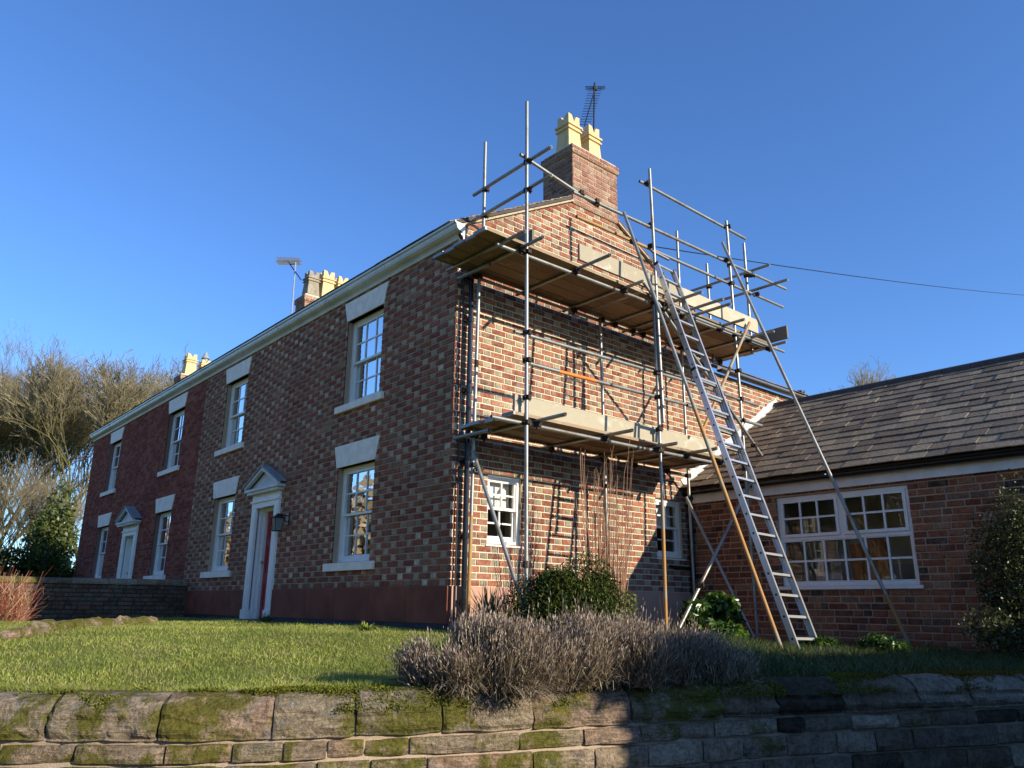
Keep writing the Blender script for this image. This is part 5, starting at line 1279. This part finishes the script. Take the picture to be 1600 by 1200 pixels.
# ------------------------------------------------------------------ trees behind
def bare_tree(name, label, base, H, spread, seed, n0=5, thick=.22, lean=(0, 0), twigs=True, depth=6, zsplit=.25, tw=.016):
    rnd = random.Random(seed); t = thing(name, base, label, 'tree'); tr = MB(); segs = []
    def grow(p, d, L, r, lv):
        n = 3 if lv > 2 else 2; q = p
        for i in range(n):
            d = (d+Vector((rnd.gauss(0, .10), rnd.gauss(0, .10), rnd.gauss(.03, .06)))).normalized(); q2 = q+d*(L/n); r2 = r*(1-.28*(i+1)/n); segs.append((q, q2, r*(1-.28*i/n), r2, lv)); q = q2
            if lv < 5 and i > 0 and rnd.random() < .55:
                s = (d+Vector((rnd.gauss(0, .6), rnd.gauss(0, .6), rnd.gauss(.15, .3)))).normalized(); grow(q, s, L*rnd.uniform(.5, .7), r2*.5, lv-2)
        if lv <= 0:
            if twigs:
                for j in range(1):
                    s = (d+Vector((rnd.gauss(0, .5), rnd.gauss(0, .5), rnd.gauss(.25, .3)))).normalized(); segs.append((p.lerp(q, rnd.random()), p.lerp(q, rnd.random())+s*L*rnd.uniform(.5, 1.1), r2*.5, r2*.2, -1))
            return
        k = 3 if lv > 2 else rnd.choice((2, 3, 3))
        for j in range(k):
            a = rnd.uniform(.22, .60); az = rnd.uniform(0, 2*math.pi); o = d.orthogonal().normalized(); o2 = d.cross(o); s = (d*math.cos(a)+(o*math.cos(az)+o2*math.sin(az))*math.sin(a)*spread+Vector((0, 0, .10))).normalized()
            grow(q, s, L*rnd.uniform(.62, .84), r*.62, lv-1)
    b = Vector(base); 
    for j in range(n0):
        az = 2*math.pi*j/n0+rnd.uniform(-.5, .5); d = Vector((math.cos(az)*.22*spread+lean[0], math.sin(az)*.22*spread+lean[1], 1)).normalized(); grow(b+Vector((math.cos(az), math.sin(az), 0))*thick*.6*(n0 > 1), d, H*.30, thick*(.55 if n0 > 1 else 1), depth)
    cr = MB()
    for p, q, r, r2, lv in segs:
        if lv >= depth-1: tr.tube(p, q, r, 8, r2=r2, caps=False)
        elif lv >= 2: cr.tube(p, q, max(r, tw*.8), 5, r2=max(r2, tw*.8), caps=False, mi=1)
        else: cr.tube(p, q, max(r, tw*.5), 3, r2=max(r2*.6, tw*.35), caps=False)
    tr.build('trunk', M['bark'], t, kind='stuff' if n0 > 1 else None); cr.build('crown', [M['twig'], M['bark']], t, kind='stuff'); return t
bare_tree('bare_tree', 'tall leafless tree with upright olive branches left of the terrace', (1.1, 45.0, 0), 13.2, .72, 3, 6, .19, depth=6, tw=.013)
bare_tree('bare_tree', 'broad leafless tree close to the far end of the terrace', (4.4, 45.5, 0), 13.2, .72, 8, 6, .19, depth=6, tw=.013)
bare_tree('bare_tree', 'leafless tree partly out of view at the left edge', (-2.3, 44.5, 0), 12.3, .75, 15, 5, .19, depth=6, tw=.013)
bare_tree('bare_tree', 'smaller leafless tree rising over the far roof beside the last chimney', (4.5, 38.0, 2), 10.2, .9, 21, 3, .2, depth=6, tw=.024)
bare_tree('bare_tree', 'leafless treetop behind the far gutter left of the last chimney', (9.5, 42.0, 3), 11.0, .9, 31, 3, .2, depth=6, tw=.026)
bare_tree('birch_tree', 'fine drooping bare treetop just showing over the slate ridge', (25.0, 6.0, 4.0), 5.6, .7, 44, 2, .10, depth=5, tw=.012)
def scrub(name, label, c, r, n, size, mat, lumps=14):
    return shrub(name, label, 'shrub' if r[2] < 2.6 else 'tree', c, r, n, size, mat, lumps, .5, .2, 10)
scrub('holly_tree', 'green holly standing against the far end of the terrace', (1.2, 30.0, 2.5), (1.25, 1.3, 2.7), 9000, .17, M['holly'])
scrub('holly_tree', 'lighter green holly at the left edge behind the garden wall', (-2.0, 31.0, 2.2), (1.5, 1.4, 2.7), 8000, .17, M['holly'])
scrub('evergreen_thicket', 'dark low thicket behind the garden wall', (-1.3, 19.0, .95), (1.6, .9, 1.0), 9000, .12, M['box'])
bare_tree('hazel_bush', 'brown tangled bare bush in front of the tall trees', (.2, 33.0, 0), 6.4, 1.1, 52, 8, .06, depth=5, tw=.012)
bare_tree('hazel_bush', 'second bare bush close to the end of the terrace', (2.6, 40.0, 0), 8.0, 1.0, 57, 5, .07, depth=4, tw=.012)
def far_belt():
    # distant low belt of trees that closes the horizon
    C = []
    for k in range(60):
        x = -70+k*2.6+random.uniform(-1, 1); C.append(blob((x, 75+random.uniform(-5, 5), 2.2), (3.5, 2, random.uniform(2.0, 3.6)), 260, lumps=6))
    npmesh('distant_woodland', leaves(np.concatenate(C), .8, .3, .6), 4, M['holly'], kind='stuff')
    C = []
    for k in range(44):
        y = -14+k*2.4; C.append(blob((-24+random.uniform(-2, 2), y, 4.5), (2.5, 3, random.uniform(4.4, 7.2)), 420, lumps=6))
    npmesh('distant_woodland', leaves(np.concatenate(C), .9, .3, .6), 4, M['winter_wood'], kind='stuff')  # unseen belt added for window reflections and warm bounce light
far_belt()

def car():
    t = thing('parked_car', (-1.9, 20.0, .1), 'dark blue car roof glimpsed behind the garden wall', 'car')
    x0, y0, g = -2.05, 18.0, .12; prof = [(-2.1, .35), (-2.05, .72), (-1.2, .90), (-.65, 1.36), (.75, 1.40), (1.45, .98), (2.1, .88), (2.15, .4)]
    mb = MB(); rings = []
    for yy, s in ((-.85, .88), (-.78, 1.), (.78, 1.), (.85, .88)): rings.append([(x0-1.6+px, y0+yy*(.82 if pz > 1.1 else 1), g+.25+(pz-.3)*s) for px, pz in prof])
    mb.loft(rings); mb.build('body', M['car_blue'], t, smooth=False)
    mb = MB(); mb.box(x0-2.1, x0-1.0, y0-.80, y0-.79, g+.95, g+1.22); mb.build('window', M['black'], t)
    for sx in (-1.35, 1.35):
        for sy in (-.86, .70): mb = MB(); mb.tube((x0-1.6+sx, y0+sy, g+.3), (x0-1.6+sx, y0+sy+.16, g+.3), .31, 16); mb.build('wheel', M['tyre'], t)
car()

def added_road_hedge():
    """unseen hedge added across the road to shade the right of the garden wall"""
    t = thing('added_hedge', (4, -11.4, -1.15), 'unseen hedge added across the road to shade the garden wall', 'hedge')
    mb = MB(); H1 = HEDGE
    for (xa, xb, h) in H1: mb.box(xa+.15, xb, -11.75, -11.1, -1.15, h-.12)
    mb.build('hedge_core', M['holly_stem'], t); C = []
    for (xa, xb, h) in H1:
        n = int(3200*(xb-xa)); p = RNG.random((n, 3)); c = np.column_stack([xa+p[:, 0]*(xb-xa), -11.85+p[:, 1]*.85, -1.15+p[:, 2]*(h+1.15)])
        k = RNG.integers(0, 3, n); c[k == 0, 2] = h-.1*RNG.random((k == 0).sum()); c[k == 1, 1] = -11.05+.1*RNG.random((k == 1).sum()); C.append(c)
    npmesh('foliage', leaves(np.concatenate(C), .13, .2, .6), 4, M['hedge'], parent=t, kind='stuff')
HEDGE = [(-16, .35, 1.0), (.35, 1.6, 2.55), (1.6, 3.4, 2.75), (3.4, 14, 2.45)]  # stepped heights shape the shade; the low left run cuts sky light
added_road_hedge()
